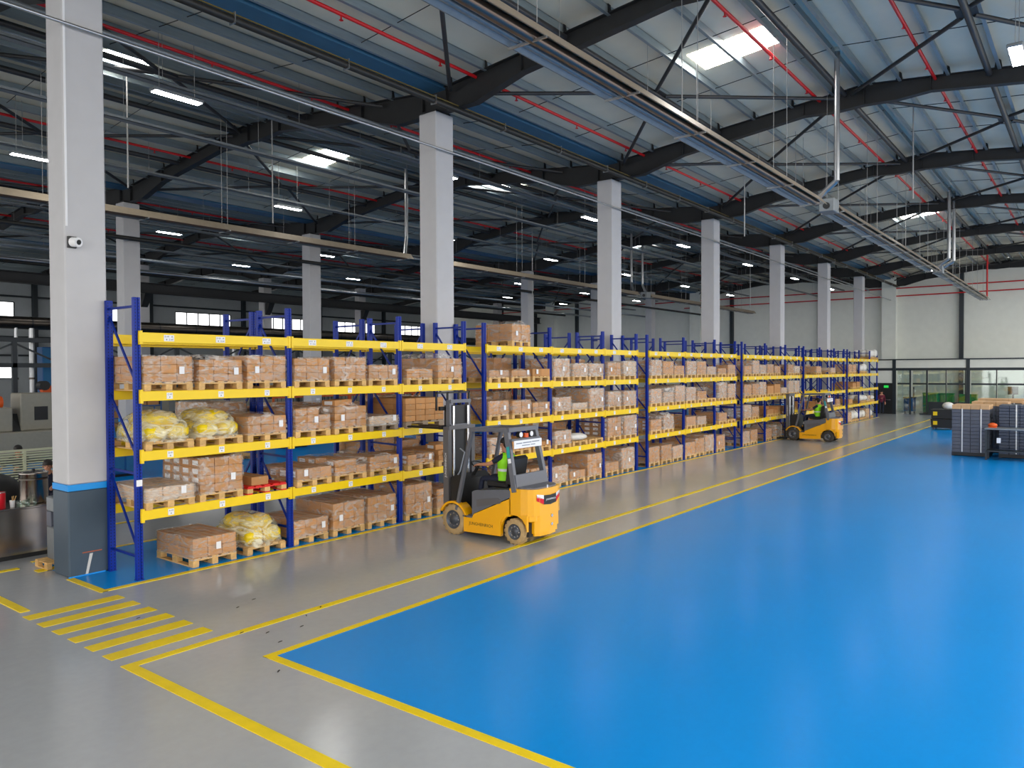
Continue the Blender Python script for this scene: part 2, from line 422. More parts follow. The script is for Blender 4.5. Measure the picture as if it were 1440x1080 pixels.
# rafters: dark haunched I-beams from column to column across the hall
def rafter_mesh():
    top = lambda s: 10.17+.1*s                      # s = distance from the valley, 0..8
    def bot(s):
        pts = [(0, 9.62), (1.3, 9.62), (2.7, top(2.7)-.44), (6.4, top(6.4)-.36), (7.2, top(7.2)-.5), (8, top(8)-.54)]
        for (a, za), (b, zb) in zip(pts, pts[1:]):
            if a <= s <= b: return za+(zb-za)*(s-a)/(b-a)
    ss = [0, 1.3, 2.7, 6.4, 7.2, 8]; up = [(-8+s, top(s)) for s in ss] + [(8-s, top(s)) for s in ss[-2::-1]]
    lo = [(-8+s, bot(s)) for s in ss] + [(8-s, bot(s)) for s in ss[-2::-1]]
    b = MB()
    def strip(poly, w, t):
        for (y0, z0), (y1, z1) in zip(poly, poly[1:]):
            b.add([(x, y, z+dz) for dz in (0, t) for (y, z) in ((y0, z0), (y1, z1)) for x in (-w/2, w/2)], [(0,2,3,1),(4,5,7,6),(0,1,5,4),(2,6,7,3),(0,4,6,2),(1,3,7,5)])
    strip(up, .22, .02); strip(lo, .22, .02)
    for i in range(len(up)-1):
        b.add([(x, *p) for x in (-.012, .012) for p in (lo[i], lo[i+1], up[i+1], up[i])], [(0,1,2,3),(7,6,5,4)])
    for y in (-5.3, -1.6, 1.6, 5.3, -7.6, 7.6, 0): 
        s = 8-abs(y); b.box(-.1, .1, y-.01, y+.01, bot(s), top(s))
    return b.mesh('rafter', 'rafter')
RM = rafter_mesh()
CM = MB().prism([(-.09, 0), (.09, 0), (.06, .2), (.0, .26), (-.06, .2)], 'x', -.012, .012).mesh('cleat', 'rafter')
COLX = [CX0+CW/2+CS*k for k in range(-2, 8)]
for x in COLX:
    if x > XB: continue
    for r in RIDGES:
        o = link('rafter', RM, None, (x, r, 0), kind='structure')
        if 4 < x and 0 < r < 30:
            for sgn in (-1, 1):
                for q in PUR[:-1]: link('cleat', CM, o, (0, sgn*(8-q), 10.18+.1*q))
# struts and wind bracing under the purlins
br = empty('roof_bracing', (0, 0, 0), kind='structure')
for ry in (5.1, 21.1, 37.1):
    for dy in (-2.9, .5, 4.1) if ry < 30 else (-2.9, 4.1):
        y = ry+dy
        for a, b in zip(COLX, COLX[1:]):
            if b < XB+1: MB().cyl((a+.1, y, zdeck(y)-.36), (min(b, XB)-.1, y, zdeck(y)-.36), .075, 10).build('strut', 'tube_dark', br)
    for a, b in zip(COLX, COLX[1:]):
        if b > XB+1: continue
        mid = (a+b)/2
        for yn, ye in ((ry-2.9, ry+.3), (ry-2.9, ry-6.2), (ry+4.1, ry+.7), (ry+4.1, ry+7.4)):
            zn = zdeck(yn)-.36
            for xe in (a+.15, b-.15):
                sx = .25 if xe > mid else -.25
                MB().cyl((mid+sx, yn+(.12 if ye > yn else -.12), zn), (xe, ye, zdeck(ye)-.42), .05, 8).build('brace', 'tube_dark', br)
        for yn in (ry-2.9, ry+4.1): MB().box(mid-.3, mid+.3, yn-.2, yn+.2, zdeck(yn)-.365, zdeck(yn)-.345).build('gusset', 'rafter', br)

# columns
def column(x, y, k, row):
    c = empty('column', (x, y, 0), kind='structure')
    b = 1.47; t = COLTOP
    MB().cbox(0, CW, 0, CD, b, t, .02).build('shaft', 'col_paint', c)
    MB().cbox(-.003, CW+.003, -.003, CD+.003, 1.37, b+.001, .004).build('blue_band', 'col_blue', c)
    MB().cbox(0, CW, 0, CD, 0, 1.372, .02).build('painted_base', 'col_slate', c)
    MB().box(.05, CW-.05, .05, CD-.05, t-.01, t+.06).build('bearing_plate', 'rafter', c)
    return c
for row, y in enumerate(ROWY):
    for k in range(-1 if row == 0 else 0, 7):
        c = column(CX0+CS*k, y, k, row)
        if row == 0 and k == 0:
            MB().box(.2, .5, -.004, .002, .36, .375).build('scuff_mark', 'scuff_orange', c)
            MB().add([(.24, -.004, .005), (.28, -.004, .005), (.36, -.004, .34), (.31, -.004, .34)], [(0,1,2,3)]).build('scuff_mark', 'scuff', c)
            MB().box(.02, .05, -.014, 0, 5.55, 9.5).build('cable_cover', 'paper', c)
            MB().box(-.01, CW-.08, -.012, .0, 0, .02).build('base_line', 'col_blue', c)
        if row == 2:
            MB().prism([(-.55, 7.9), (0, 7.9), (0, 7.1), (-.2, 7.3)], 'x', .1, .5).build('corbel', 'rafter', c)
        if row == 1 and k == 2: MB().box(.3, .5, -.006, 0, 1.75, 2.0).build('notice', 'paper', c)
cr = empty('crane_rail', (0, 0, 0), kind='structure')
MB().box(XA, 62, 44.2, 44.6, 7.9, 7.95).box(XA, 62, 44.2, 44.6, 8.45, 8.5).box(XA, 62, 44.37, 44.43, 7.9, 8.5).build('runway_beam', 'rafter', cr)
cam = empty('security_camera', (CX0, 12.82, 5.3), 'white round security camera on the near concrete column above the crossing', 'camera')
MB().box(.04, .16, -.05, 0, -.09, .09).build('bracket', 'black_plastic', cam)
MB().cyl((.1, -.05, 0), (.14, -.17, -.01), .075, 14).build('housing', 'paper', cam)
MB().cyl((.14, -.17, -.01), (.145, -.18, -.012), .04, 12).build('lens', 'black_plastic', cam)

# ------------------------------------------------------------------ services under the roof
def run(name, pts, r, m, label, cat, n=8, group=None):
    return MB().tube(pts, r, n).build(name, m, label=label, cat=cat, group=group)
def sprinkler(y, dz, label):
    e = empty('sprinkler_pipe', (XA, y, zdeck(y)-dz), label, 'pipe')
    MB().cyl((0, 0, 0), (XB-XA, 0, 0), .042, 8).build('pipe', 'red_pipe', e)
    x = 1.2
    k = 0
    while x < XB-XA:
        if x+XA > 4: MB().cyl((x, 0, -.11), (x, 0, 0), .018, 6).lathe([(.05, -.12), (.02, -.1), (.02, -.09)], (x, 0, 0), 6).build('sprinkler_head', 'red_pipe', e)
        x += 2.83; k += 1
for y, t in ((3.4, 'between the ridge strut and the next strut over the blue floor'), (6.28, 'just inside the roof lights over the blue floor'), (11.8, 'beside the blue valley gutter above the rack aisle'),
             (16.4, 'behind the first column row above the front lamps'), (24.6, 'beyond the roof ridge behind the racks'), (32.3, 'behind the second column row'), (40.4, 'beside the third column row')):
    sprinkler(y, .3, 'red sprinkler pipe '+t)
for z, y0, y1 in ((8.85, -10, 30), (9.45, -10, 58)):
    MB().cyl((64.6, y0, z), (64.6, y1, z), .045, 8).build('wall_pipe', 'red_pipe', label='red pipe on the far white wall, %s of two' % ('lower' if z < 9 else 'upper'), cat='pipe')
MB().tube([(57.3, 5.7, 11.2), (57.3, 5.7, 7.8)], .05).build('drop_pipe', 'red_pipe', label='red pipe dropping from the roof to the far end of the radiant heater', cat='pipe')
run('conduit', [(XA, 12.74, 8.72), (XB, 12.74, 8.55)], .03, 'galv', 'silver conduit clamped across the fronts of the first column row', 'conduit')
cb = empty('cable_bundle', (0, 12.32, 9.56), 'dark cable bundle with brassy lines under the rafters beside the front columns', 'cable bundle')
MB().cyl((XA, 0, 0), (XB-.6, 0, 0), .075, 8).build('duct', 'conduit_dark', cb)
for dy, dz in ((-.05, .08), (.05, .09)): MB().cyl((XA, dy, dz), (XB-.6, dy, dz), .016, 6).build('cable', 'conduit_gold', cb)
for k in range(26): MB().box(k*2.6-.01, k*2.6+.01, -.09, .09, -.085, .12).build('clip', 'galv', cb)
def tray(y, z, label, w=.2):
    e = empty('cable_tray', (0, y, z), label, 'cable tray')
    MB().box(XA, XB-.6, -w/2, w/2, 0, .012).box(XA, XB-.6, -w/2, -w/2+.01, 0, .07).box(XA, XB-.6, w/2-.01, w/2, 0, .07).build('tray', 'galv_dull', e)
    MB().cyl((XA, -.03, .04), (XB-.6, -.03, .04), .02, 6).build('cable', 'conduit_dark', e); MB().cyl((XA, .04, .04), (XB-.6, .04, .04), .02, 6).build('cable', 'conduit_dark', e)
    for k in range(22):
        x = XA+1+k*3.6; MB().cyl((x, w/2, .05), (x, w/2, zdeck(y)-z-.02), .006, 4).build('hanger', 'wire', e)
tray(8.18, 9.42, 'narrow cable tray above the lamp row over the blue floor', .12)
tray(16.21, 9.5, 'cable tray above the lamp row just behind the first columns')
tray(18.0, 9.1, 'cable tray hung between the first lamp row and the roof ridge behind the racks')
tray(23.96, 9.55, 'cable tray above the lamp row beyond the ridge behind the racks')
tray(26.9, 8.9, 'low cable tray in front of the second column row', .3)
tray(32.62, 9.62, 'cable tray above the lamps behind the second column row')
tray(35.0, 8.9, 'cable tray hung mid span behind the second column row', .3)
tray(41.6, 8.8, 'cable tray in front of the crane runway beam', .3)
for y, z, r, m, t in ((14.3, 9.4, .05, 'galv_dull', 'dull grey service pipe close behind the first column row'), (17.1, 9.9, .04, 'galv', 'bright silver pipe high up behind the first lamp row'),
                      (19.6, 9.7, .03, 'galv', 'thin silver pipe beside the radiant heater behind the racks'), (25.8, 8.6, .06, 'galv_dull', 'dull grey pipe in front of the second column row'),
                      (28.4, 8.2, .08, 'conduit_dark', 'dark pipe against the fronts of the second column row'), (30.2, 8.5, .05, 'galv', 'silver pipe close behind the second column row'),
                      (33.4, 8.2, .07, 'galv_dull', 'dull grey pipe beyond the lamps behind the second column row'), (38.9, 8.4, .06, 'galv', 'silver pipe beside the lamps in front of the crane beam'),
                      (43.0, 8.8, .08, 'conduit_dark', 'dark pipe just in front of the crane runway beam')):
    run('service_pipe', [(XA, y, z), (XB-.5, y, z)], r, m, t, 'pipe')

# LED high-bay lamps
HOUSM = MB().cbox(-.56, .56, -.13, .13, 0, .07, .015).mesh('housing', 'galv_dull')
DIFM = MB().box(-.52, .52, -.1, .1, -.012, .002).mesh('diffuser', 'led')
for y, z, t in ((1.25, 9.1, 'above the right side of the blue floor'), (7.82, 9.1, 'above the blue floor beside the long radiant heater'), (15.85, 9.2, 'in the row just behind the first columns'), (23.6, 9.25, 'in the row beyond the ridge behind the racks'), (32.1, 9.3, 'behind the second column row'), (39.8, 9.45, 'in front of the crane runway beam')):
    hm = MB().cyl((0, 0, .06), (0, 0, zdeck(y)-z+.03), .007, 5).mesh('hanger', 'wire')
    for k in range(7):
        if k == 0 and y < 10: continue
        off = '_offscreen' if (y < 2 and k > 1) or (y > 30 and k == 0) else ''
        e = empty('led_lamp'+off, (8.68+CS*k, y, z), 'white LED strip lamp hung '+t, 'lamp', 'LED lamps '+t)
        link('housing', HOUSM, e); link('diffuser'+off, DIFM, e)
        for x in (-.4, .4): link('hanger', hm, e, (x, 0, 0))

# radiant tube heaters
def heater(y, x0, x1, z, label, flue_dy):
    L = x1-x0; e = empty('radiant_heater', (x0, y, z), label, 'heater')
    r_ = MB().prism([(-.3, 0), (-.14, .2), (-.13, .18), (-.28, 0)], 'x', .4, L, 0).prism([(-.14, .2), (.14, .2), (.13, .185), (-.13, .185)], 'x', .4, L, 1).prism([(.14, .2), (.3, 0), (.28, 0), (.13, .185)], 'x', .4, L, 1)
    r_.build('reflector', ['heater_tan', 'galv_dull'], e)
    MB().cyl((.3, -.06, .05), (L-.1, -.06, .05), .085, 12).build('burner_tube', 'heater_steel', e); MB().cyl((.3, .15, .06), (L-.1, .15, .06), .05, 10).build('return_tube', 'galv_dull', e)
    MB().cbox(-.1, .4, -.2, .2, -.08, .28, .02).build('burner_box', 'galv_dull', e)
    MB().cyl((-.12, 0, .08), (-.1, 0, .08), .09, 12).build('fan_inlet', 'black_plastic', e)
    k = int(L//2.4)
    for i in range(k+1):
        x = .5+i*(L-.8)/k
        MB().box(x-.015, x+.015, -.3, .3, -.03, .0).build('tube_clip', 'galv', e)
        if i % 2 == 0:
            for dy in (-.15, .15): MB().cyl((x, dy, .2), (x, dy, zdeck(y+dy)-z-.1), .007, 4).build('hanging_wire', 'wire', e)
    return e
def flue(h, x, y, zb, tx, ty, tz):
    f = MB().cyl((x, y, zb), (x, y, zdeck(y)-.01), .07, 12).build('flue_pipe', 'galv', h, tuple(-v for v in h.location))
    MB().cyl((x, y, zb), (tx, ty, tz), .07, 12).build('elbow', 'galv', f)
    MB().cyl((x, y, zdeck(y)-.07), (x, y, zdeck(y)+.01), .13, 12).build('collar', 'deck', f)
HZ = 7.45
h = heater(5.8, 2.5, 20.3, HZ, 'long radiant tube heater over the blue floor, the section nearest the crossing', 0)
flue(h, 20.0, 5.2, 7.95, 20.3, 5.8, 7.6)
h = heater(5.8, 21.4, 38.2, HZ+.1, 'long radiant tube heater over the blue floor, middle of its line', 0)
flue(h, 37.9, 5.2, 8.05, 38.2, 5.8, 7.7)
h = heater(5.8, 39.2, 57.5, HZ+.2, 'long radiant tube heater over the blue floor, the section ending by the glass partition', 0)
flue(h, 39.3, 5.2, 8.1, 39.5, 5.8, 7.75)
h = heater(20.7, 2.5, 20.4, HZ, 'long radiant tube heater behind the racks, the section nearest the louvred screen', 0)
flue(h, 20.6, 21.0, 8.4, 20.2, 20.7, 7.6)
h = heater(20.7, 21.6, 38.2, HZ, 'long radiant tube heater behind the racks, middle of its line', 0)
flue(h, 38.3, 21.0, 8.2, 38.0, 20.7, 7.6)
h = heater(20.7, 39.3, 56.5, HZ, 'long radiant tube heater behind the racks, the section ending at the far wall', 0)
flue(h, 39.6, 21.0, 8.2, 39.5, 20.7, 7.6)
for x, y, zb, t in ((13.4, 19.2, 7.6, 'in front of the heater behind the racks'), (24.9, 9.4, 7.7, 'beside the lamp row above the aisle'), (25.2, 4.4, 8.3, 'above the blue floor beyond the first flue pipe'),
                    (30.0, 17.0, 7.3, 'just behind the third front column'), (46, 17, 7.0, 'behind the fifth front column'), (9.3, 19.4, 7.9, 'right behind the column with the security camera'), (31.5, 23.0, 7.0, 'behind the middle radiant heater over the back floor')):
    run('drop_conduit', [(x, y, zdeck(y)+.02), (x, y, zb)], .02, 'wire', 'thin conduit dropping from the roof '+t, 'conduit', 6, 'thin drop conduits from the roof')
# ------------------------------------------------------------------ pallet racks
from mathutils import noise as NZ
UB = [0, BAY, 2*BAY, 2*BAY+SHORT]
SLOTS = [(0, .5), (0, 1.4), (0, 2.3), (1, .5), (1, 1.4), (1, 2.3), (2, .58), (2, 1.54)]
POSTM = MB().prism([(-.05, -.035), (-.02, -.035), (-.013, -.02), (.013, -.02), (.02, -.035), (.05, -.035), (.05, .035), (-.05, .035)], 'z', 0, PTOP).mesh('post', 'rack_blue')
PLATEM = MB().box(-.058, .058, -.048, .048, 0, .008).mesh('base_plate', 'rack_blue_plain')
def brace_mesh(z0, z1, flip):
    a, b = ((0, 0, z1), (0, DEP, z0)) if not flip else ((0, 0, z0), (0, DEP, z1))
    return MB().bar(a, b, .022, .04).mesh('brace', 'rack_blue_plain')
BRACES = {f: [brace_mesh(*z, f) for z in ((4.18, 3.05), (2.92, 1.9), (1.62, .42), (4.28, 4.28), (1.68, 1.66), (.37, .36))] for f in (0, 1)}
def beam_mesh(L): return MB().cbox(.006, L-.006, -.05, 0, -.15, 0, .005).box(.006, L-.006, -.046, -.004, -.002, .004).mesh('beam', 'rack_yellow')
BSHORT = 1.94
BEAMS = {L: beam_mesh(L) for L in (BAY, SHORT, BSHORT)}
CONN = MB().box(0, .045, -.056, .0, -.185, .03).mesh('beam_connector', 'rack_yellow')
def tag_mesh(level, num, readable):
    """white location sticker; its lettering faces the aisle (-Y)"""
    b = MB(); w = .17 if level == 4 else .1; h = .1
    b.box(-w/2, w/2, -.003, 0, -h/2, h/2)
    def tri(cx, cz, s): b.add([(cx-.012, -.004, cz-s*.009), (cx+.012, -.004, cz-s*.009), (cx, -.004, cz+s*.012)], [(0,1,2) if s > 0 else (2,1,0)], 1)
    tx = lambda t, cx, cz: b.text(t, (cx, -.004, cz), (1,0,0), (0,0,1), .036, 1)
    if readable:
        if level == 4: tx('D-%d' % num, -.035, .022); tri(.05, .024, 1); tri(-.04, -.024, -1); tx('E-%d' % num, .035, -.024)
        else: tx('%s-%d' % ('ABC'[level-1], num), 0, .02); tri(0, -.024, -1)
    else:
        b.box(-.035, .03, -.004, -.003, .012, .032, 1).box(-.012, .012, -.004, -.003, -.036, -.014, 1)
    return b.mesh('location_tag', ['paper', 'ink'])
FARTAG = {4: tag_mesh(4, 0, False), 1: tag_mesh(1, 0, False)}
def rack(gx, y0, gi, back):
    lab = 'blue and yellow pallet rack, %s section %s from the striped crossing' % (ORD[gi], 'of the back row' if back else 'of the aisle row')
    e = empty('pallet_rack', (gx, y0, 0), lab, 'pallet rack', 'back rack row' if back else 'aisle rack row')
    sh = BSHORT if back else SHORT
    for u in UB[:3]+[2*BAY+sh]:
        for dy in (0, DEP):
            p = link('post', POSTM, e, (u, dy, 0)); link('base_plate', PLATEM, p)
            if dy: p.rotation_euler = (0, 0, pi)
        for b in BRACES[back]: link('brace', b, e, (u, 0, 0))
    for bi in range(3):
        L = sh if bi == 2 else BAY; u = UB[bi]
        for lv in range(1, 5):
            if back and gi == 0 and lv == 1 and bi < 2: continue
            for rear in (0, 1):
                b = link('beam', BEAMS[L], e, (u, DEP+.03 if rear else -.035, LV[lv]))
                link('beam_connector', CONN, b, (.01, 0, 0)); link('beam_connector', CONN, b, (L-.055, 0, 0))
                if not rear and not back:
                    for si, (sb, sx) in enumerate(SLOTS):
                        if sb != bi: continue
                        num = 49+8*gi+si
                        me = tag_mesh(lv, num, True) if gi < 2 else FARTAG[4 if lv == 4 else 1]
                        link('location_tag', me, b, (sx-.02, -.052, -.075))
    if gi == 0 and not back: MB().box(-.045, .045, -.004, 0, -.05, .05).build('notice', 'paper', e, (0, -.037, 1.52))
    return e
NG = 6
for gi in range(NG):
    rack(RX0+PER*gi, RY, gi, 0)
    rack(RX0+.08+CS*gi, BY0, gi, 1)

# ------------------------------------------------------------------ pallets and their loads
PW, PD, PH = .8, 1.2, .144
_pc = {}
def bx(name, w, d, h, m, c=.004):
    k = (name, round(w, 3), round(d, 3), round(h, 3), m)
    if k not in _pc: _pc[k] = MB().cbox(-w/2, w/2, -d/2, d/2, 0, h, c).mesh(name, m)
    return _pc[k]
def carton_mesh(w, d, h, m, side_label):
    k = ('carton', round(w, 3), round(d, 3), round(h, 3), m, side_label)
    if k not in _pc:
        b = MB().cbox(-w/2, w/2, -d/2, d/2, 0, h, .005)
        b.box(-.02, .02, -d/2-.001, d/2+.001, h-.04, h+.0012, 1)
        if side_label: b.box(-w/2-.002, -w/2, -d*.3, d*.3, h*.22, h*.8, 2)
        _pc[k] = b.mesh('carton', [m, 'tape', 'paper'])
    return _pc[k]
def pallet(parent, m, detail, m2=None):
    """EUR pallet, its 0.8 m end to the aisle"""
    m2 = m2 or m; me = ('pallet', m, detail, m2)
    if me not in _pc:
        b = MB()
        for x in (-.35, 0, .35): b.box(x-.05, x+.05, 0, PD, 0, .022)
        for y in (.0725, .6, 1.1275): b.box(-.4, .4, y-.0725, y+.0725, .1, .122)
        if not detail:
            for x in (-.345, 0, .345):
                for y in (.0725, .6, 1.1275): b.box(x-.055, x+.055, y-.0725, y+.0725, .022, .1, 1)
            for x in (-.3275, -.18, 0, .18, .3275): b.box(x-.06, x+.06, 0, PD, .122, PH)
        _pc[me] = b.mesh('pallet', [m, m2])
    p = link('pallet', _pc[me], parent)
    if detail:
        for x in (-.345, 0, .345):
            for y in (.0725, .6, 1.1275): link('block', bx('block', .11, .145, .078, m2), p, (x, y, .022))
        for x in (-.3275, -.18, 0, .18, .3275): link('deck_board', bx('deck_board', .12, PD, .022, m), p, (x, PD/2, .122))
    return p
def film_mesh(seed, kind):
    """unit film shell (x -.5...5, y 0..1, z 0..1), creased; kind 'flat','tent','slope'"""
    n, rows = 9, 5; b = MB(); ring = []
    for i in range(n): ring.append((-.5+i/n, 0))
    for i in range(n): ring.append((.5, i/n))
    for i in range(n): ring.append((.5-i/n, 1))
    for i in range(n): ring.append((-.5, 1-i/n))
    def topz(x, y):
        t = 1.0
        if kind == 'tent': t = 1-.42*max(0, abs(x+.1)*2-.25)
        if kind == 'slope': t = 1-.5*max(0, x+.15)
        return t+.03*NZ.noise((x*4+seed, y*4, seed*1.7))
    vs = []; N = len(ring)
    for r in range(rows+1):
        for x, y in ring:
            f = r/rows; q = Vector((x*5+seed*3, y*5, f*4)); k = 1+.012*NZ.noise(q)+.01*sin(f*pi)
            vs.append((x*k, .5+(y-.5)*k, f*topz(x, y)))
    fs = [(r*N+i, r*N+(i+1) % N, (r+1)*N+(i+1) % N, (r+1)*N+i) for r in range(rows) for i in range(N)]
    k0 = len(vs); g = n+1
    for j in range(g):
        for i in range(g):
            x, y = -.5+i/n, j/n; vs.append((x*1.0, y, topz(x, y)+.0))
    fs += [(k0+j*g+i, k0+j*g+i+1, k0+(j+1)*g+i+1, k0+(j+1)*g+i) for j in range(n) for i in range(n)]
    b.add(vs, fs, 0, True); return b
FILMS = {(k, s, m): film_mesh(s+1, k).mesh('stretch_wrap', m) for k in ('flat', 'tent', 'slope') for s in range(3) for m in ('film', 'film_heavy')}
def bag_mesh(seed):
    b = MB(); n, k = 12, 8; vs = []
    for j in range(k+1):
        for i in range(n):
            th, ph = 2*pi*i/n, pi*j/k-pi/2
            p = Vector((cos(ph)*cos(th), cos(ph)*sin(th), sin(ph))); q = p*(1+.16*NZ.noise(p*1.8+Vector((seed*5, 0, 0))))
            vs.append((math.copysign(abs(q.x)**.7, q.x)*.5, math.copysign(abs(q.y)**.7, q.y)*.5, q.z*.5+.5))
    b.add(vs, [(j*n+i, j*n+(i+1) % n, (j+1)*n+(i+1) % n, (j+1)*n+i) for j in range(k) for i in range(n)], 0, True); return b
BAGS = [bag_mesh(s).mesh('bag', 'bag_yellow') for s in range(3)]
WBAGS = [bag_mesh(s+5).mesh('bag', 'bag_white') for s in range(3)]
def heap_film(seed, m):
    b = MB(); n, k = 24, 8; vs = []
    for j in range(k+1):
        f = j/k
        for i in range(n):
            t = 2*pi*i/n; rr = (1-f**3.2)**.55 if f < 1 else 0
            x = math.copysign(abs(cos(t))**.55, cos(t))*rr; y = math.copysign(abs(sin(t))**.55, sin(t))*rr
            w = 1+.07*NZ.noise((x*3+seed*7, y*3, f*3))
            vs.append((x*.5*w, .5+y*.5*w, f*(1+.05*NZ.noise((x*3, y*3, seed)))))
    b.add(vs, [(j*n+i, j*n+(i+1) % n, (j+1)*n+(i+1) % n, (j+1)*n+i) for j in range(k) for i in range(n)], 0, True); return b.mesh('stretch_wrap', m)
HEAPF = [heap_film(s, 'film_bag') for s in range(3)]
_far = {}
def far_stack(h, nx, nz, m, lab, rag, seed):
    k = (round(h, 2), nx, nz, m, lab, rag, seed % 3)
    if k not in _far:
        r = random.Random(seed % 3+nx*7+nz); b = MB(); w, d, hh = PW/nx, PD/3, h/nz
        for i in range(nx):
            for j in range(3):
                top = nz-(1 if rag and r.random() < .4 else 0)
                for z in range(top):
                    if 0 < i < nx-1 and j == 1 and z < top-1: continue
                    x = -PW/2+w*(i+.5); y = d*(j+.5)
                    b.box(x-w/2+.004, x+w/2-.004, y-d/2+.004, y+d/2-.004, z*hh+.002, (z+1)*hh-.003)
                    if lab and i == 0: b.box(-PW/2+.001, -PW/2+.004, y-d*.28, y+d*.28, z*hh+hh*.2, z*hh+hh*.8, 1)
        _far[k] = b.mesh('carton_stack', [m, 'paper'])
    return _far[k]
NL = [0]
def load(x, y, z, spec, label, near, group=None):
    """spec: kind, height, columns, layers, wrap, extras"""
    kind, h = spec[0], spec[1]; nx = spec[2] if len(spec) > 2 else 3; nz = spec[3] if len(spec) > 3 else 2
    ex = spec[4] if len(spec) > 4 else ''
    NL[0] += 1; r = random.Random(NL[0]*13+5); sd = NL[0]
    wide = 1.5 if 'W' in ex else 1
    e = empty('pallet_load', (x+r.uniform(-.012, .012), y+r.uniform(-.02, .02), z), label, 'pallet load', group, rz=r.uniform(-.015, .015))
    pm = 'pallet_red' if 'R' in ex else 'wood_dark' if 'G' in ex else 'wood'
    p = pallet(e, pm, near, 'wood' if 'R' in ex else None)
    if wide > 1: p.scale = (wide, 1, 1)
    z0 = PH
    cm = 'card_pale' if 'P' in ex else 'card'
    if kind == 'box':
        if near:
            ny = 4 if 'L' in ex else 3; w, dd, hh = PW*wide/nx, PD/ny, h/nz
            for i in range(nx):
                for j in range(ny):
                    top = nz
                    if 'r' in ex and r.random() < .35: top -= 1
                    for k in range(top):
                        if 0 < i < nx-1 and 0 < j < ny-1 and k < top-1: continue
                        c = link('carton', carton_mesh(w-.008, dd-.008, hh-.004, cm, 'L' in ex and i == 0), e,
                                 (-PW*wide/2+w*(i+.5)+r.uniform(-.003, .003), dd*(j+.5)+r.uniform(-.004, .004), z0+k*hh+.001), rz=r.uniform(-.02, .02))
        else:
            o = link('carton_stack', far_stack(h, nx, nz, cm, 'L' in ex, 'r' in ex, sd), e, (0, 0, z0), kind='stuff')
        if 'n' not in ex:
            fk = 'tent' if 't' in ex else 'slope' if 's' in ex else 'flat'
            fh = h*(1.03 if fk == 'flat' else 1.22)
            link('stretch_wrap', FILMS[fk, sd % 3, 'film_heavy' if 'H' in ex else 'film'], e, (0, -.012, z0-.03), scale=(PW*wide*1.004, PD+.02, fh+.035))
        if near and 'e' in ex:
            for q in range(2): link('carton', carton_mesh(.3, .36, .12, cm, True), e, (-.18+.36*q, .3+.25*q, z0+h+.002), rz=r.uniform(-.2, .2))
        if near and r.random() < .75 or 'p' in ex:
            w_ = .085; hx = r.choice((-.22, .05, .2, .27))*wide
            MB().box(hx-w_/2, hx+w_/2, -.026, -.022, 0, .12).build('paper_label', 'paper', e, (0, 0, z0+min(h*.3, .2)))
    elif kind == 'bags':
        for j in range(3):
            for i in range(2): link('bag', BAGS[(i+j) % 3], e, (-.185+.37*i, .22+.38*j, z0), rz=r.uniform(-.12, .12), scale=(.39, .41, h*.56))
        for j in range(2): link('bag', BAGS[j], e, (r.uniform(-.06, .06), .4+.42*j, z0+h*.42), rz=r.uniform(0, 1), scale=(.56, .5, h*.54))
        link('stretch_wrap', HEAPF[sd % 3], e, (0, -.02, z0-.03), scale=(.86, 1.2, h*1.14))
    elif kind == 'sacks':
        for j in range(3): link('bag', WBAGS[j], e, (r.uniform(-.05, .05), .2+.4*j, z0-.01), rz=r.uniform(-.2, .2), scale=(.8, .44, h))
    elif kind == 'one':
        link('carton', carton_mesh(.34, 1.1, h, cm, False), e, (-.12, .6, z0))
    elif kind == 'bare': pass
    return e

def fit(spec, lv):
    """keep a load clear of the beams above it"""
    if not spec or lv == 4 or spec[0] == 'bare': return spec
    ex = spec[4] if len(spec) > 4 else ''
    room = (.9 if lv == 0 else .745)-PH; k = 1.16 if spec[0] == 'bags' else 1.24 if ('s' in ex or 't' in ex) else 1.05
    return (spec[0], min(spec[1], room/k))+tuple(spec[2:])
HW = lambda h: 'low' if h < .24 else 'medium-height' if h < .46 else 'tall'
def describe(spec):
    k, h = spec[0], spec[1]; ex = spec[4] if len(spec) > 4 else ''
    if k == 'bags': return 'film-wrapped yellow bags heaped on a pallet'
    if k == 'sacks': return 'white plastic sacks on a pallet'
    if k == 'one': return 'single long carton on a red pallet' if 'R' in ex else 'single long carton on a pallet'
    if k == 'bare': return 'empty wooden pallet'
    t = '%s wrapped cartons%s on a %spallet' % (HW(h), ' with white end labels' if 'L' in ex else '', 'grey ' if 'G' in ex else '')
    return t if 'n' not in ex else t.replace('wrapped', 'unwrapped')
B_ = 'box'
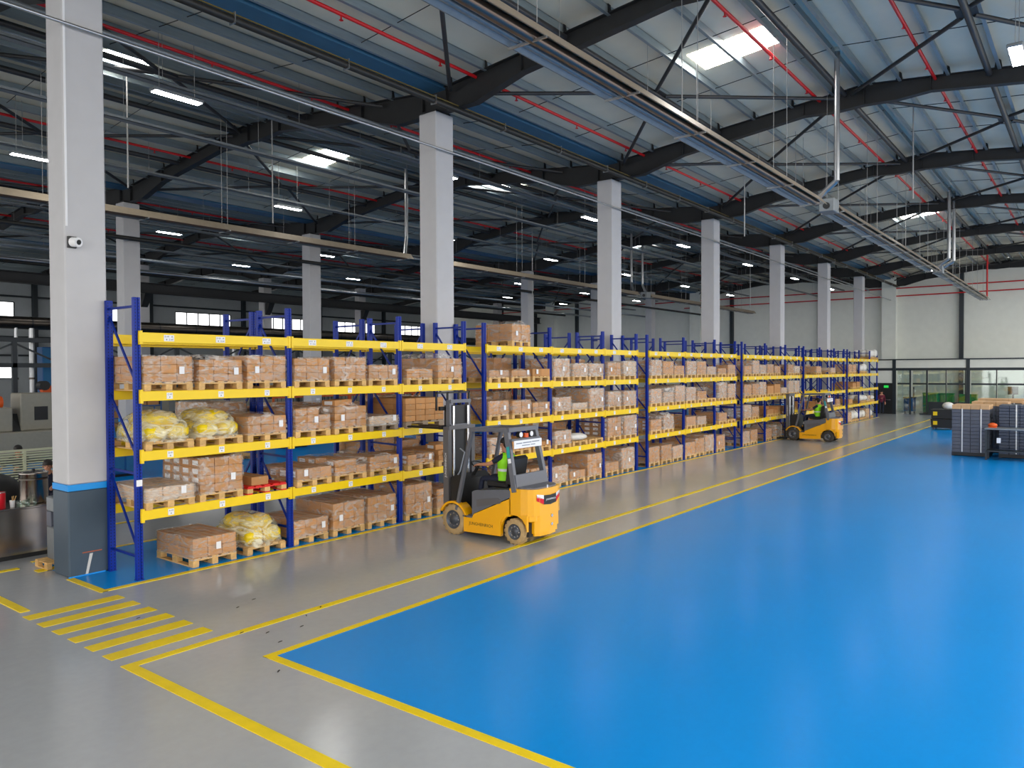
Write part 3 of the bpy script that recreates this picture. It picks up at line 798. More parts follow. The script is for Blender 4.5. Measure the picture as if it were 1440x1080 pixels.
NEAR = {0: {3: [(B_, .41, 3, 3), (B_, .36, 3, 3, 'rs'), (B_, .43, 3, 3), (B_, .40, 3, 3), (B_, .43, 3, 3), (B_, .28, 3, 2), (B_, .2, 2, 2, 't'), (B_, .44, 3, 3, 's')],
            2: [('bags', .46), ('bags', .46), (B_, .3, 3, 2, 'tp'), (B_, .40, 3, 3, 'r'), (B_, .40, 3, 3, 'te'), (B_, .16, 2, 1, 'GHP'), (B_, .5, 4, 4, 'GnWB'), None],
            1: [(B_, .19, 3, 1, 'HP'), (B_, .6, 3, 4, 'L'), ('one', .15, 1, 1, 'R'), (B_, .2, 3, 1, 'L'), (B_, .28, 3, 2, 'rL'), (B_, .26, 3, 2, 'rt'), (B_, .2, 3, 2, 'rL'), (B_, .22, 3, 2, 'ne')],
            0: [None, (B_, .33, 3, 2, 'Bp'), ('bags', .52), (B_, .3, 3, 2, 'B'), (B_, .5, 3, 3, 'Bp'), (B_, .5, 3, 3, 'B'), (B_, .62, 3, 3, 'Bp'), (B_, .42, 3, 3, 'rp')]},
        1: {4: [None, (B_, .42, 2, 2, 'Bt'), None, None, None, None, None, None],
            3: [(B_, .16, 3, 1), (B_, .16, 3, 1, 't'), (B_, .2, 2, 1, 'n'), (B_, .46, 2, 2, 'H'), (B_, .34, 2, 2, 'H'), (B_, .34, 2, 2, 'Hp'), (B_, .38, 3, 2, 'B'), (B_, .42, 3, 3, 'HP')],
            2: [(B_, .34, 2, 2, 'p'), (B_, .32, 2, 2), (B_, .24, 3, 2, 'B'), (B_, .34, 2, 2, 'H'), (B_, .15, 2, 1, 'HP'), (B_, .54, 3, 3, 'H'), (B_, .42, 2, 2, 'H'), (B_, .42, 2, 2, 'H')],
            1: [(B_, .36, 3, 2, 'H'), (B_, .28, 3, 2, 'n'), (B_, .12, 2, 1, 'n'), (B_, .34, 2, 2, 'H'), ('sacks', .22), ('bare', 0), (B_, .56, 3, 4, 'LB'), (B_, .58, 3, 4, 'LH')],
            0: [(B_, .4, 3, 2, 'B'), (B_, .5, 3, 3, 'H'), (B_, .5, 3, 3), (B_, .44, 3, 2, 'H'), (B_, .22, 3, 1, 's'), (B_, .62, 3, 3, 'B'), (B_, .26, 3, 2, 's'), (B_, .62, 3, 3, 'H')]}}
FAR = {2: {3: [(B_, .48, 2, 3, 'H'), (B_, .44, 2, 2), (B_, .3, 3, 2, 's'), (B_, .46, 2, 3, 'H'), (B_, .46, 3, 3), (B_, .26, 2, 2, 'H'), (B_, .2, 2, 1), (B_, .34, 3, 2, 't')],
           2: [(B_, .44, 2, 2, 'H'), (B_, .46, 2, 3, 'Hr'), (B_, .52, 2, 3, 'H'), (B_, .44, 2, 2, 'H'), (B_, .42, 3, 3, 'r'), ('bare', 0), (B_, .64, 2, 3, 'H'), (B_, .5, 2, 3, 'H')],
           1: [(B_, .34, 3, 3, 'LB'), (B_, .46, 3, 3, 'LHs'), None, (B_, .3, 3, 2), (B_, .26, 3, 2, 'H'), None, (B_, .3, 2, 2, 's'), ('bare', 0)],
           0: [(B_, .5, 3, 3, 'B'), (B_, .5, 3, 3), (B_, .4, 3, 2, 'H'), (B_, .44, 2, 2, 'L'), (B_, .52, 2, 3), (B_, .58, 2, 3, 'H'), (B_, .5, 2, 3, 'p'), None]},
       3: {3: [(B_, .3, 2, 2), (B_, .52, 2, 3, 'H'), (B_, .34, 2, 2, 'H'), (B_, .38, 2, 2), (B_, .3, 3, 2, 'B'), None, (B_, .38, 2, 2), (B_, .3, 2, 2, 'HP')],
           2: [(B_, .44, 2, 2), (B_, .46, 2, 2), (B_, .52, 2, 3, 'H'), (B_, .34, 2, 2, 'n'), (B_, .4, 1, 2, 'n'), (B_, .22, 2, 1, 'H'), (B_, .52, 2, 3, 'H'), (B_, .52, 2, 3, 'H')],
           1: [(B_, .5, 3, 4, 'LH'), (B_, .4, 2, 3, 'LB'), None, (B_, .2, 2, 1, 'n'), (B_, .3, 2, 2, 'nr'), None, (B_, .24, 2, 1), None],
           0: [(B_, .46, 2, 2, 'H'), (B_, .48, 2, 2), None, (B_, .4, 3, 2, 'B'), None, None, (B_, .5, 2, 2), None]},
       4: {3: [None, None, (B_, .3, 2, 2, 'B'), None, None, (B_, .22, 2, 1, 'H'), None, None],
           2: [None]*8, 1: [None, None, (B_, .3, 2, 2, 'n'), None, None, ('bare', 0), (B_, .3, 2, 2), None],
           0: [None, (B_, .5, 2, 2), None, (B_, .4, 2, 2, 'H'), None, None, None, None]},
       5: {4: [None, None, None, None, None, None, ('sacks', .5), ('sacks', .55)],
           3: [(B_, .42, 2, 2, 'B'), (B_, .42, 2, 2, 'B'), None, ('sacks', .42), ('sacks', .5), None, None, None],
           2: [None, (B_, .24, 1, 1, 'n'), (B_, .3, 1, 2, 'n'), None, None, None, None, None],
           1: [(B_, .2, 2, 1, 'n'), None, None, ('sacks', .4), ('sacks', .36), (B_, .3, 2, 2, 'H'), ('sacks', .3), None],
           0: [(B_, .5, 2, 2, 'P'), ('sacks', .52), ('sacks', .5), ('sacks', .48), ('sacks', .5), (B_, .52, 2, 2, 'P'), ('sacks', .42), None]}}
LEVEL_WORDS = {0: 'on the floor', 1: 'on the lowest beams', 2: 'on the second beams', 3: 'on the third beams', 4: 'on the top beams'}
for gi, levels in list(NEAR.items())+list(FAR.items()):
    for lv, row in levels.items():
        for si, spec in enumerate(row):
            if not spec: continue
            spec = fit(spec, lv); b, sx = SLOTS[si]; num = 49+8*gi+si
            dx = .1 if (lv == 0 and gi == 0 and si == 1) else 0
            if len(spec) > 4 and 'W' in spec[4]: dx = -.14
            x, y, z = RX0+PER*gi+UB[b]+sx-.02-dx, RY-.1, LV[lv]+.004
            if lv == 0: y = RY-.03; z = .003
            if gi < 2:
                where = 'on the floor under rack tag A-%d' % num if lv == 0 else 'standing over rack tag %s-%d' % ('ABCD'[lv-1], num)
                load(x, y, z, spec, '%s %s' % (describe(spec), where), True)
            else:
                t = '%s %s of the %s rack section' % (describe(spec).replace(' on a pallet', ''), LEVEL_WORDS[lv], ORD[gi])
                load(x, y, z, spec, t, False, t)
# second row of racks: loads seen past the first row
rb = random.Random(21)
BACK = {0: {3: [5], 2: [2, 3, 4, 6, 7], 1: [6, 7]}, 1: {3: [2, 6], 2: [0, 1, 2, 3, 5, 6], 1: [0, 3, 4, 5, 7], 0: [3, 4, 6]},
        2: {3: [1, 2, 3, 7], 2: [0, 1, 2, 4, 5, 6], 1: [0, 1, 2, 4, 5], 0: [0, 2, 4]}, 3: {3: [0, 1, 4, 5], 2: [0, 1, 2, 4, 5], 1: [0, 1, 2, 5], 0: [0, 1, 3]},
        4: {3: [3, 5], 1: [2, 4]}, 5: {3: [1], 1: [1, 3]}}
for gi, levels in BACK.items():
    for lv, sl in levels.items():
        for si in sl:
            b, sx = SLOTS[si]
            spec = (B_, rb.choice((.3, .36, .42, .5)), rb.choice((2, 3)), rb.choice((2, 3)), rb.choice(('B', 'BL', 'Br', 'B', 'H')))
            spec = fit(spec, lv)
            t = '%s %s, back row, %s rack section' % (describe(spec).replace(' on a pallet', ''), LEVEL_WORDS[lv], ORD[gi])
            load(RX0+.08+CS*gi+UB[b]+(1.42 if si == 7 else sx)-.02, BY0+.02, LV[lv]+.004 if lv else .003, spec, t, False, t)
# ------------------------------------------------------------------ people
def ellipsoid(b, c, r, n=12, k=8, mi=0, zmin=-1):
    vs = []
    for j in range(k+1):
        ph = max(-1, zmin)*pi/2+(1-max(-1, zmin))*pi/2*j/k
        for i in range(n):
            t = 2*pi*i/n; vs.append((c[0]+r[0]*cos(ph)*cos(t), c[1]+r[1]*cos(ph)*sin(t), c[2]+r[2]*sin(ph)))
    b.add(vs, [(j*n+i, j*n+(i+1) % n, (j+1)*n+(i+1) % n, (j+1)*n+i) for j in range(k) for i in range(n)], mi, True); return b
def body_mesh(V, E, mats, regions):
    """V: [(x,y,z,radius,region)], first is the pelvis; grown with a skin modifier into one surface"""
    me = bpy.data.meshes.new('body'); me.from_pydata([v[:3] for v in V], E, []); ob = bpy.data.objects.new('tmp', me); COL.objects.link(ob)
    ob.modifiers.new('s', 'SKIN'); sub = ob.modifiers.new('u', 'SUBSURF'); sub.levels = 1; sub.render_levels = 1
    for i, d in enumerate(me.skin_vertices[0].data): d.radius = (V[i][3], V[i][3]*(V[i][5] if len(V[i]) > 5 else 1)); d.use_root = (i == 0)
    dg = bpy.context.evaluated_depsgraph_get(); dg.update(); out = bpy.data.meshes.new_from_object(ob.evaluated_get(dg))
    bpy.data.objects.remove(ob)
    out.materials.clear()
    for m in mats: out.materials.append(M[m])
    P = [Vector(v[:3]) for v in V]
    for p in out.polygons:
        def dist(a, b):
            ab = P[b]-P[a]; t = max(0, min(1, (p.center-P[a]).dot(ab)/max(1e-9, ab.length_squared)))
            return (p.center-(P[a]+ab*t)).length-V[b][3]*.6
        best = min(((dist(a, b), V[b][4]) for a, b in E), key=lambda t: t[0])
        p.material_index = regions[best[1]]; p.use_smooth = True
    return out
def person(loc, rz, pose, label, top, legs, vest=False, sleeve='skin', hair='hair', parent_group=None):
    J = {k: Vector(v) for k, v in pose.items()}; V = []; E = []; I = {}
    def add(n, p, r, reg, prev=None, asp=1):
        V.append((*p, r, reg, asp)); I[n] = len(V)-1
        if prev: E.append((I[prev], I[n]))
    add('pelvis', J['pelvis'], .14, 'legs')
    add('waist', J['pelvis'].lerp(J['chest'], .45), .135, 'top', 'pelvis'); add('chest', J['chest'], .15, 'top', 'waist')
    add('neck', J['neck'], .055, 'skin', 'chest'); add('jaw', J['head']+Vector((0, .02, -.05)), .068, 'skin', 'neck')
    add('crown', J['head']+Vector((0, -.005, .05)), .092, 'skin', 'jaw')
    for s, q in ((-1, 'l'), (1, 'r')):
        add(q+'sh', J[q+'sh'], .068, 'top', 'chest'); el, wr, ha = J[q+'el'], J[q+'wr'], J[q+'hand']
        add(q+'ua', J[q+'sh'].lerp(el, .5), .055, 'top', q+'sh'); add(q+'el', el, .044, 'arm', q+'ua')
        add(q+'fa', el.lerp(wr, .4), .043, 'arm', q+'el'); add(q+'wr', wr, .03, 'arm', q+'fa'); add(q+'palm', wr.lerp(ha, .55), .038, 'skin', q+'wr')
        d = (ha-wr).normalized(); side = d.cross(Vector((0, 0, 1))).normalized(); curl = Vector((0, 0, -1))
        for fi, (off, ln) in enumerate(((-.03, .065), (-.01, .078), (.011, .074), (.031, .056))):
            b0 = ha+side*off; add(q+'f%da' % fi, b0, .0095, 'skin', q+'palm'); m1 = b0+d*ln*.5+curl*.012; add(q+'f%db' % fi, m1, .0088, 'skin', q+'f%da' % fi)
            add(q+'f%dc' % fi, m1+d*ln*.25+curl*ln*.45, .0078, 'skin', q+'f%db' % fi)
        t0 = wr.lerp(ha, .45)-side*s*-.045; add(q+'t1', t0, .011, 'skin', q+'palm'); add(q+'t2', t0+d*.04+side*s*.015, .0095, 'skin', q+'t1')
        hp, kn, an, to = J[q+'hip'], J[q+'kn'], J[q+'an'], J[q+'toe']
        add(q+'hip', hp, .095, 'legs', 'pelvis'); add(q+'th', hp.lerp(kn, .5), .08, 'legs', q+'hip'); add(q+'kn', kn, .06, 'legs', q+'th')
        add(q+'ca', kn.lerp(an, .35), .058, 'legs', q+'kn'); add(q+'an', an, .043, 'legs', q+'ca'); add(q+'toe', to, .04, 'shoe', q+'an', .8)
    e = empty('person', loc, label, 'person', parent_group, rz=rz)
    me = body_mesh(V, E, [top, legs, 'skin', sleeve, 'shoe'], {'top': 0, 'legs': 1, 'skin': 2, 'arm': 3, 'shoe': 4})
    link('body', me, e)
    h = J['head']
    hb = ellipsoid(MB(), (h.x, h.y-.02, h.z+.055), (.098, .112, .1), 14, 8, 0, -.15); ellipsoid(hb, (h.x, h.y-.06, h.z+.02), (.088, .07, .1), 12, 8); hb.build('hair', hair, e)
    for s in (-1, 1):
        ellipsoid(MB(), (h.x+s*.088, h.y, h.z-.005), (.012, .022, .032), 8, 6).build('ear', 'skin', e)
        ellipsoid(MB(), (h.x+s*.032, h.y+.085, h.z+.012), (.013, .008, .009), 8, 6).build('eye', 'ink', e)
    ellipsoid(MB(), (h.x, h.y+.098, h.z-.018), (.014, .022, .022), 8, 6).build('nose', 'skin', e)
    MB().box(h.x-.024, h.x+.024, h.y+.078, h.y+.087, h.z-.06, h.z-.052).build('mouth', 'lamp_red' if False else 'skin', e)
    if vest:
        p0, c0 = J['pelvis'], J['chest']; b = MB(); n = 18; vs = []; rows = []
        for f, rx, ry in ((-.08, .19, .165), (.2, .185, .16), (.42, .19, .165), (.56, .195, .168), (.85, .215, .172), (1.12, .215, .16), (1.3, .17, .12), (1.42, .1, .085)):
            c = p0.lerp(c0, f); rows.append(f)
            for i in range(n): t = 2*pi*i/n; vs.append((c.x+rx*cos(t), c.y+ry*sin(t), c.z))
        for j in range(len(rows)-1): b.add(vs, [(j*n+i, j*n+(i+1) % n, (j+1)*n+(i+1) % n, (j+1)*n+i) for i in range(n)], 1 if j == 2 else 0, True)
        b.build('safety_vest', ['vest', 'reflective'], e)
        for q in 'lr':
            a, bb = J[q+'kn'].lerp(J[q+'an'], .5), J[q+'kn'].lerp(J[q+'an'], .68); MB().cyl(a, bb, .066, 12, cap=False).build('reflective_band', 'reflective', e)
    return e
SIT = dict(pelvis=(0, 0, .14), chest=(0, -.02, .5), neck=(0, .0, .66), head=(0, .035, .8), lsh=(-.18, -.01, .57), rsh=(.18, -.01, .57),
           lel=(-.25, .24, .42), rel=(.25, .24, .42), lwr=(-.18, .54, .39), rwr=(.18, .54, .39), lhand=(-.165, .63, .375), rhand=(.165, .63, .375),
           lhip=(-.1, .02, .12), rhip=(.1, .02, .12), lkn=(-.15, .49, .12), rkn=(.15, .49, .12), lan=(-.15, .58, -.43), ran=(.15, .58, -.43), ltoe=(-.15, .71, -.53), rtoe=(.15, .71, -.53))
STAND = dict(pelvis=(0, 0, .92), chest=(0, 0, 1.26), neck=(0, .0, 1.43), head=(0, .03, 1.56), lsh=(-.17, 0, 1.34), rsh=(.17, 0, 1.34),
             lel=(-.22, .02, 1.07), rel=(.2, .1, 1.08), lwr=(-.22, .12, .85), rwr=(.05, .3, 1.14), lhand=(-.22, .16, .78), rhand=(.0, .36, 1.17),
             lhip=(-.09, 0, .88), rhip=(.09, 0, .88), lkn=(-.1, .02, .48), rkn=(.1, .02, .48), lan=(-.1, 0, .09), ran=(.1, 0, .09), ltoe=(-.11, .15, .04), rtoe=(.11, .15, .04))

# ------------------------------------------------------------------ forklifts
def wheel(parent, x, y, r, w, side, tm='rubber_tan'):
    """side -1: outer face towards -X"""
    e = link('wheel', None, parent, (x, y, r))
    prof = [(r*.62, -w/2), (r*.9, -w/2), (r*.98, -w*.38), (r, -w*.3), (r, w*.3), (r*.98, w*.38), (r*.9, w/2), (r*.62, w/2)]
    MB().lathe(prof, n=28, axis='x').build('tyre', tm, e)
    t = MB()
    for k in range(16):
        a = 2*pi*k/16; c = Vector((0, cos(a)*r, sin(a)*r)); t.bar(c+Vector((-w*.42, 0, 0)), c+Vector((w*.42, 0, 0)), .05, .016, 0, c.normalized())
    t.build('tread', tm, e)
    MB().lathe([(r*.64, -w*.5), (r*.6, -w*.44), (r*.52, -w*.3), (r*.3, -w*.3), (r*.26, -w*.42), (0, -w*.44)] if side < 0 else [(r*.64, w*.5), (r*.6, w*.44), (r*.52, w*.3), (r*.3, w*.3), (r*.26, w*.42), (0, w*.44)], n=20, axis='x').build('rim', 'rim', e)
    for k in range(8):
        a = 2*pi*k/8; s = side*w*.3; MB().cyl((s, cos(a)*r*.41, sin(a)*r*.41), (s+side*.02, cos(a)*r*.41, sin(a)*r*.41), .015, 6).build('bolt', 'chrome', e)
def forklift(loc, rz, lift, label, tm='rubber_tan'):
    """counterbalance truck, forks towards +Y; lift = height of the forks"""
    e = empty('forklift', loc, label, 'forklift', rz=rz); B = lambda n, b, m, p=None, **k: b.build(n, m, p or e, **k)
    # yellow chassis sides and centre
    b = MB(); side = [(-.28, .12), (.64, .1), (.64, .4), (.42, .4), (.38, .47), (-.52, .86), (-.52, .52), (-.36, .5), (-.29, .4)]
    for s in (-1, 1): B('chassis_side', MB().prism(side if s > 0 else side[::-1], 'x', s*.44, s*.52), 'fork_yellow')
    B('underbody', MB().box(-.44, .44, -.9, 1.1, .16, .42), 'fork_black')
    # front mudguards
    for s in (-1, 1):
        g = MB(); pts = [(.92+.37*cos(a), .3+.37*sin(a)) for a in [radians(t) for t in range(165, 24, -14)]]
        out = [(y, z) for y, z in pts]; inn = [(.92+.33*cos(a), .3+.33*sin(a)) for a in [radians(t) for t in range(165, 24, -14)]]
        for i in range(len(out)-1): g.prism([inn[i], inn[i+1], out[i+1], out[i]], 'x', s*.3, s*.53)
        B('mudguard', g, 'fork_yellow')
    # counterweight
    c = MB(); up = [(-.52, -.5), (-.52, -.76), (-.49, -.9), (-.42, -.99), (-.3, -1.04), (0, -1.06), (.3, -1.04), (.42, -.99), (.49, -.9), (.52, -.76), (.52, -.5)]
    c.prism(up[::-1], 'z', .56, 1.05); lo = [(-.36, -.8), (-.36, -.96), (-.28, -1.03), (0, -1.055), (.28, -1.03), (.36, -.96), (.36, -.8)]
    c.prism(lo[::-1], 'z', .22, .58); c.prism([(x*.9, y*.98) for x, y in lo][::-1], 'z', .17, .22); c.prism([(x, y) for x, y in [(-.5, -.82), (-.47, -.93), (-.36, -1.0), (.36, -1.0), (.47, -.93), (.5, -.82)]][::-1], 'z', .46, .57)
    for s in (-1, 1):
        pts = [(-.6+.3*cos(a), .26+.3*sin(a)) for a in [radians(t) for t in (8, 30, 55, 80, 105, 130, 155, 178)]]
        poly = pts+[(-.9, .58), (-.3, .58)]
        c.prism([(y, z) for y, z in poly], 'x', s*.46, s*.515)
    B('counterweight', c, 'fork_yellow')
    cap = MB().prism([(x*.9, y*.93-.02) for x, y in up][::-1], 'z', 1.05, 1.075); B('counterweight_cover', cap, 'fork_grey')
    B('tow_pin', MB().cyl((0, -1.0, 1.02), (0, -1.0, 1.1), .02, 8), 'chrome')
    for z in (.52, .36): B('tow_socket', MB().cyl((.06, -1.07, z), (.06, -1.04, z), .03, 10), 'chrome')
    # tail lamp panel
    t = MB()
    def strip(x0, x1, z0a, z1a, z0b, z1b, mi, dy=-.012):
        f = lambda x: -1.06+.02*(abs(x)/.3)**2 if abs(x) < .31 else -1.04+.05*(abs(x)-.3)/.12
        t.add([(x0, f(x0)+dy, z0a), (x1, f(x1)+dy, z0b), (x1, f(x1)+dy, z1b), (x0, f(x0)+dy, z1a)], [(0,1,2,3)], mi)
    strip(-.2, 0, .76, .93, .74, .92, 0); strip(0, .2, .74, .92, .76, .93, 0)
    for s in (1, -1):
        a, bq = (s*.2, s*.37) if s > 0 else (-.37, -.2)
        if s > 0: strip(a, bq, .76, .86, .84, .93, 1); strip(a, bq, .86, .935, .9, .96, 2)
        else: strip(a, bq, .84, .93, .76, .86, 1); strip(a, bq, .9, .96, .86, .935, 2)
    t.text('JUNGHEINRICH', (0, -1.085, .845), (1,0,0), (0,0,1), .045, 2)
    B('tail_lamp_panel', t, ['fork_black', 'lamp_red', 'lamp_white'])
    # hood with grey side panels, floor, dash
    h = MB().prism([(.42, .42), (.42, .9), (.36, .93), (-.45, 1.02), (-.52, 1.0), (-.52, .88), (.38, .48)], 'x', -.525, .525); B('hood', h, 'fork_grey')
    B('hood_recess', MB().prism([(.3, .62), (.3, .76), (-.22, .84), (-.32, .8), (-.28, .74)], 'x', -.53, -.524), 'mast_grey')
    B('floor_plate', MB().box(-.46, .46, .4, 1.06, .4, .43), 'fork_grey'); B('step', MB().box(-.53, -.44, .42, .66, .39, .42), 'fork_grey')
    B('dashboard', MB().prism([(.78, .43), (1.06, .43), (1.06, 1.12), (.86, 1.2), (.74, 1.1)], 'x', -.42, .42), 'fork_black')
    B('steering_column', MB().cyl((0, .84, 1.1), (0, .7, 1.34), .035, 10), 'fork_black')
    sw = MB(); 
    for k in range(16):
        a0, a1 = 2*pi*k/16, 2*pi*(k+1)/16; P = lambda a: (.16*cos(a), .68+.15*sin(a)*.9, 1.35+.15*sin(a)*.45)
        sw.cyl(P(a0), P(a1), .014, 6)
    B('steering_wheel', sw, 'black_plastic')
    st = link('seat', None, e, (0, 0, 0))
    B('cushion', MB().cbox(-.24, .24, -.22, .3, .98, 1.1, .03), 'fork_black', st)
    B('backrest', MB().prism([(-.3, 1.06), (-.18, 1.08), (-.24, 1.55), (-.32, 1.6), (-.38, 1.55)], 'x', -.23, .23), 'fork_black', st)
    # overhead guard
    for s in (-1, 1):
        B('front_post', MB().bar((s*.49, .84, .5), (s*.46, .46, 2.1), .07, .06, 0, (0,1,0)), 'fork_grey')
        B('rear_post', MB().bar((s*.5, -.62, .98), (s*.44, -.38, 2.12), .08, .1, 0, (0,1,0)), 'fork_grey')
        B('grab_handle', MB().tube([(s*.5, .74, 1.72), (s*.55, .58, 1.66), (s*.55, .7, 1.28), (s*.5, .8, 1.2)], .014, 6), 'fork_lightgrey')
        B('roof_side', MB().bar((s*.46, .5, 2.1), (s*.44, -.42, 2.13), .08, .07), 'fork_grey')
    B('roof_bar', MB().box(-.49, .49, .44, .52, 2.06, 2.14), 'fork_grey'); B('roof_bar', MB().box(-.47, .47, -.46, -.38, 2.09, 2.17), 'fork_grey')
    for k in range(6): B('roof_slat', MB().box(-.36+.72*k/5-.02, -.36+.72*k/5+.02, -.4, .48, 2.09, 2.12), 'fork_grey')
    B('rear_crossbar', MB().box(-.46, .46, -.52, -.44, 1.92, 1.96), 'fork_grey')
    B('rear_panel', MB().prism([(-.66, 1.07), (-.6, 1.07), (-.58, 1.3), (-.63, 1.3)], 'x', -.5, .5), 'fork_grey')
    B('banner', MB().box(-.44, .44, -.56, -.55, 1.78, 1.93), 'paper')
    B('banner_text', MB().box(-.38, -.2, -.564, -.56, 1.865, 1.885).box(-.17, .1, -.564, -.56, 1.868, 1.888).box(.12, .36, -.564, -.56, 1.872, 1.892).box(-.2, .05, -.564, -.56, 1.82, 1.836).box(.08, .22, -.564, -.56, 1.822, 1.838), 'fork_lightgrey')
    for x in (-.17, .17):
        l = link('work_lamp', None, e, (x, -.5, 2.03)); B('lamp_body', MB().cyl((0, .06, 0), (0, -.01, 0), .062, 14), 'fork_black', l); B('lamp_glass', MB().cyl((0, -.01, 0), (0, -.02, 0), .048, 14), 'lamp_white', l)
    B('beacon', MB().cyl((0, -.5, 1.97), (0, -.5, 2.05), .055, 12), 'beacon')
    B('sticker', MB().bar((-.535, -.5, 1.62), (-.51, -.455, 1.82), .012, .06, 0, (0,1,0)), 'teal'); B('sticker', MB().bar((-.545, -.53, 1.52), (-.535, -.51, 1.6), .012, .06, 0, (0,1,0)), 'paper')
    # lettering along the side
    B('side_lettering', MB().text('JUNGHEINRICH', (-.523, .2, .28), (0,-1,0), (0,0,1), .085, 0), 'ink')
    # mast
    for s in (-1, 1):
        o = link('mast_rail', None, e, (0, 0, 0)); B('outer_rail', MB().box(s*.36-.05, s*.36+.05, 1.14, 1.28, .12, 2.12), 'mast_grey', o)
        if s < 0: B('mast_lettering', MB().text('JUNGHEINRICH', (-.413, 1.21, 1.35), (0,0,1), (0,1,0), .07, 0), 'paper', o)
        up_ = max(0, lift-1.45)
        B('inner_rail', MB().box(s*.29-.03, s*.29+.03, 1.18, 1.28, .3+up_, 2.06+up_), 'fork_grey', o)
        B('lift_cylinder', MB().cyl((s*.22, 1.16, .2), (s*.22, 1.16, 2.0+up_*.9), .028, 10), 'chrome', o)
        B('lift_chain', MB().box(s*.1-.015, s*.1+.015, 1.24, 1.26, .4+up_, 2.0+up_), 'fork_black', o)
    for z in (.3, 2.06): B('mast_crossbar', MB().box(-.4, .4, 1.12, 1.16, z, z+.08), 'mast_grey')
    up_ = max(0, lift-1.45)
    for z in (1.5, 2.0): B('mast_crossbar', MB().box(-.31, .31, 1.15, 1.19, z+up_, z+up_+.07), 'fork_grey')
    B('mast_hoses', MB().box(-.18, .18, 1.2, 1.26, .5+up_, 1.95+up_), 'fork_black')
    ca = link('carriage', None, e, (0, 0, lift))
    B('carriage_plate', MB().box(-.46, .46, 1.3, 1.36, .02, .1).box(-.46, .46, 1.3, 1.36, .4, .48).box(-.3, -.22, 1.28, 1.34, .0, .5).box(.22, .3, 1.28, 1.34, .0, .5), 'fork_black', ca)
    lb = MB()
    for x in (-.5, -.17, .17, .5): lb.box(x-.018, x+.018, 1.36, 1.39, .4, .78)
    lb.box(-.52, .52, 1.36, 1.39, .74, .78); B('load_backrest', lb, 'fork_black', ca)
    for s in (-1, 1): B('fork', MB().prism([(1.36, .5), (1.4, .5), (1.41, .05), (2.45, .04), (2.5, .02), (2.45, 0), (1.36, 0)], 'x', s*.185-.05, s*.185+.05), 'fork_black', ca)
    for s in (-1, 1): wheel(e, s*.42, .92, .3, .2, s, tm); wheel(e, s*.42, -.6, .24, .17, s, tm)
    return e
FK = (11.68, 9.2, 0)
forklift(FK, 0, LV[2]+.035, 'yellow and grey forklift lifting a pallet into the first rack section')
person((FK[0], FK[1]-.02, 1.0), 0, SIT, 'driver in hi-vis vest and navy clothes on the forklift at the first rack section', 'navy', 'navy', True)
FK2 = (35.75, 10.1, 0)
load(FK2[0], RY-.03, .003, (B_, .5, 2, 3, 'H'), 'tall wrapped cartons on the pallet at the far forklift forks', False)
forklift(FK2, 0, .03, 'yellow and grey forklift with lowered forks facing the fourth rack section', 'rubber_dark')
person((FK2[0], FK2[1]-.02, 1.0), 0, SIT, 'driver in hi-vis vest on the far forklift by the fourth rack section', 'navy', 'navy', True)
person((59.2, 12.3, 0), 1.9, STAND, 'person in a burgundy top standing by the black door under the exit sign', 'burgundy', 'navy', sleeve='burgundy')

# ------------------------------------------------------------------ glass partition at the far end
def partition():
    PX = 60; e = empty('wall_partition', (PX, 0, 0), kind='structure'); F = lambda n, y0, y1, z0, z1, m='frame_dark', d=.05: MB().box(-d, d, y0, y1, z0, z1).build(n, m, e)
    F('fascia', -8, 13.2, 3.3, 3.86, 'wall_white', .04); F('ledge', -8, 13.2, 3.86, 3.94, 'frame_dark', .12); F('head_rail', -8, 13.2, 3.12, 3.3); F('cill', -8, 10.0, 0, .1)
    for y in (11.62, 7.04, 2.6, -2): F('post', y-.11, y+.11, 0, 3.88, 'frame_dark', .09)
    cols = [(11.4, 10.64), (10.42, 9.58), (9.45, 8.38), (8.29, 7.22), (6.85, 5.42), (5.34, 3.86), (3.78, 2.75), (2.4, .6), (.5, -1.8)]
    for i, (b, a) in enumerate(cols):
        F('mullion', a-.1 if i < 2 else a-.05, a, 0, 3.12)
        F('transom', a, b, 2.12, 2.24)
        lowz = .9 if i in (2, 3) else .1
        if lowz > .5: F('lower_panel', a, b, .1, .86, 'frame_dark', .03); F('rail', a, b, .84, .92)
        for z0, z1 in ((lowz, 2.12), (2.24, 3.12)): F('pane', a, b, z0, z1, 'glass', .01)
    F('wall_panel', 11.73, 13.2, 2.25, 3.3, 'wall_white', .04)
    d = empty('door_1', (PX, 12.35, 0), kind='structure'); MB().box(-.04, .04, -.62, .62, 0, 2.22).build('door_leaf', 'black_plastic', d); MB().box(-.1, -.04, -.5, .3, 1.0, 1.05).build('push_bar', 'chrome', d)
    MB().box(-.12, -.1, 11.98, 12.28, 1.88, 2.05).build('exit_sign', 'sign_green', None, (PX, 0, 0), label='small green exit sign on the black door', cat='sign')
partition()
for k, (x, y, w, h) in enumerate(((61.3, 9.5, .9, 1.5), (62.5, 8.9, 1.4, 1.45), (62.5, 7.3, 1.1, 1.4))):
    b = MB().cbox(-.3, .3, -w/2, w/2, .12, h, .03); b2 = link('green_bin', None, None, (x, y, 0), label='green container behind the glass partition, %s from the black door' % ORD[k], cat='container', group='green containers behind the glass')
    b.build('body', 'green', b2); MB().box(-.28, .28, -w/2+.03, w/2-.03, 0, .13).build('base', 'black_plastic', b2); MB().cbox(-.32, .32, -w/2-.02, w/2+.02, h-.05, h+.02, .02).build('rim', 'green', b2)
wb = empty('waste_cart', (61.6, 10.9, 0), 'blue waste cart with dark lid behind the glass partition doors', 'cart')
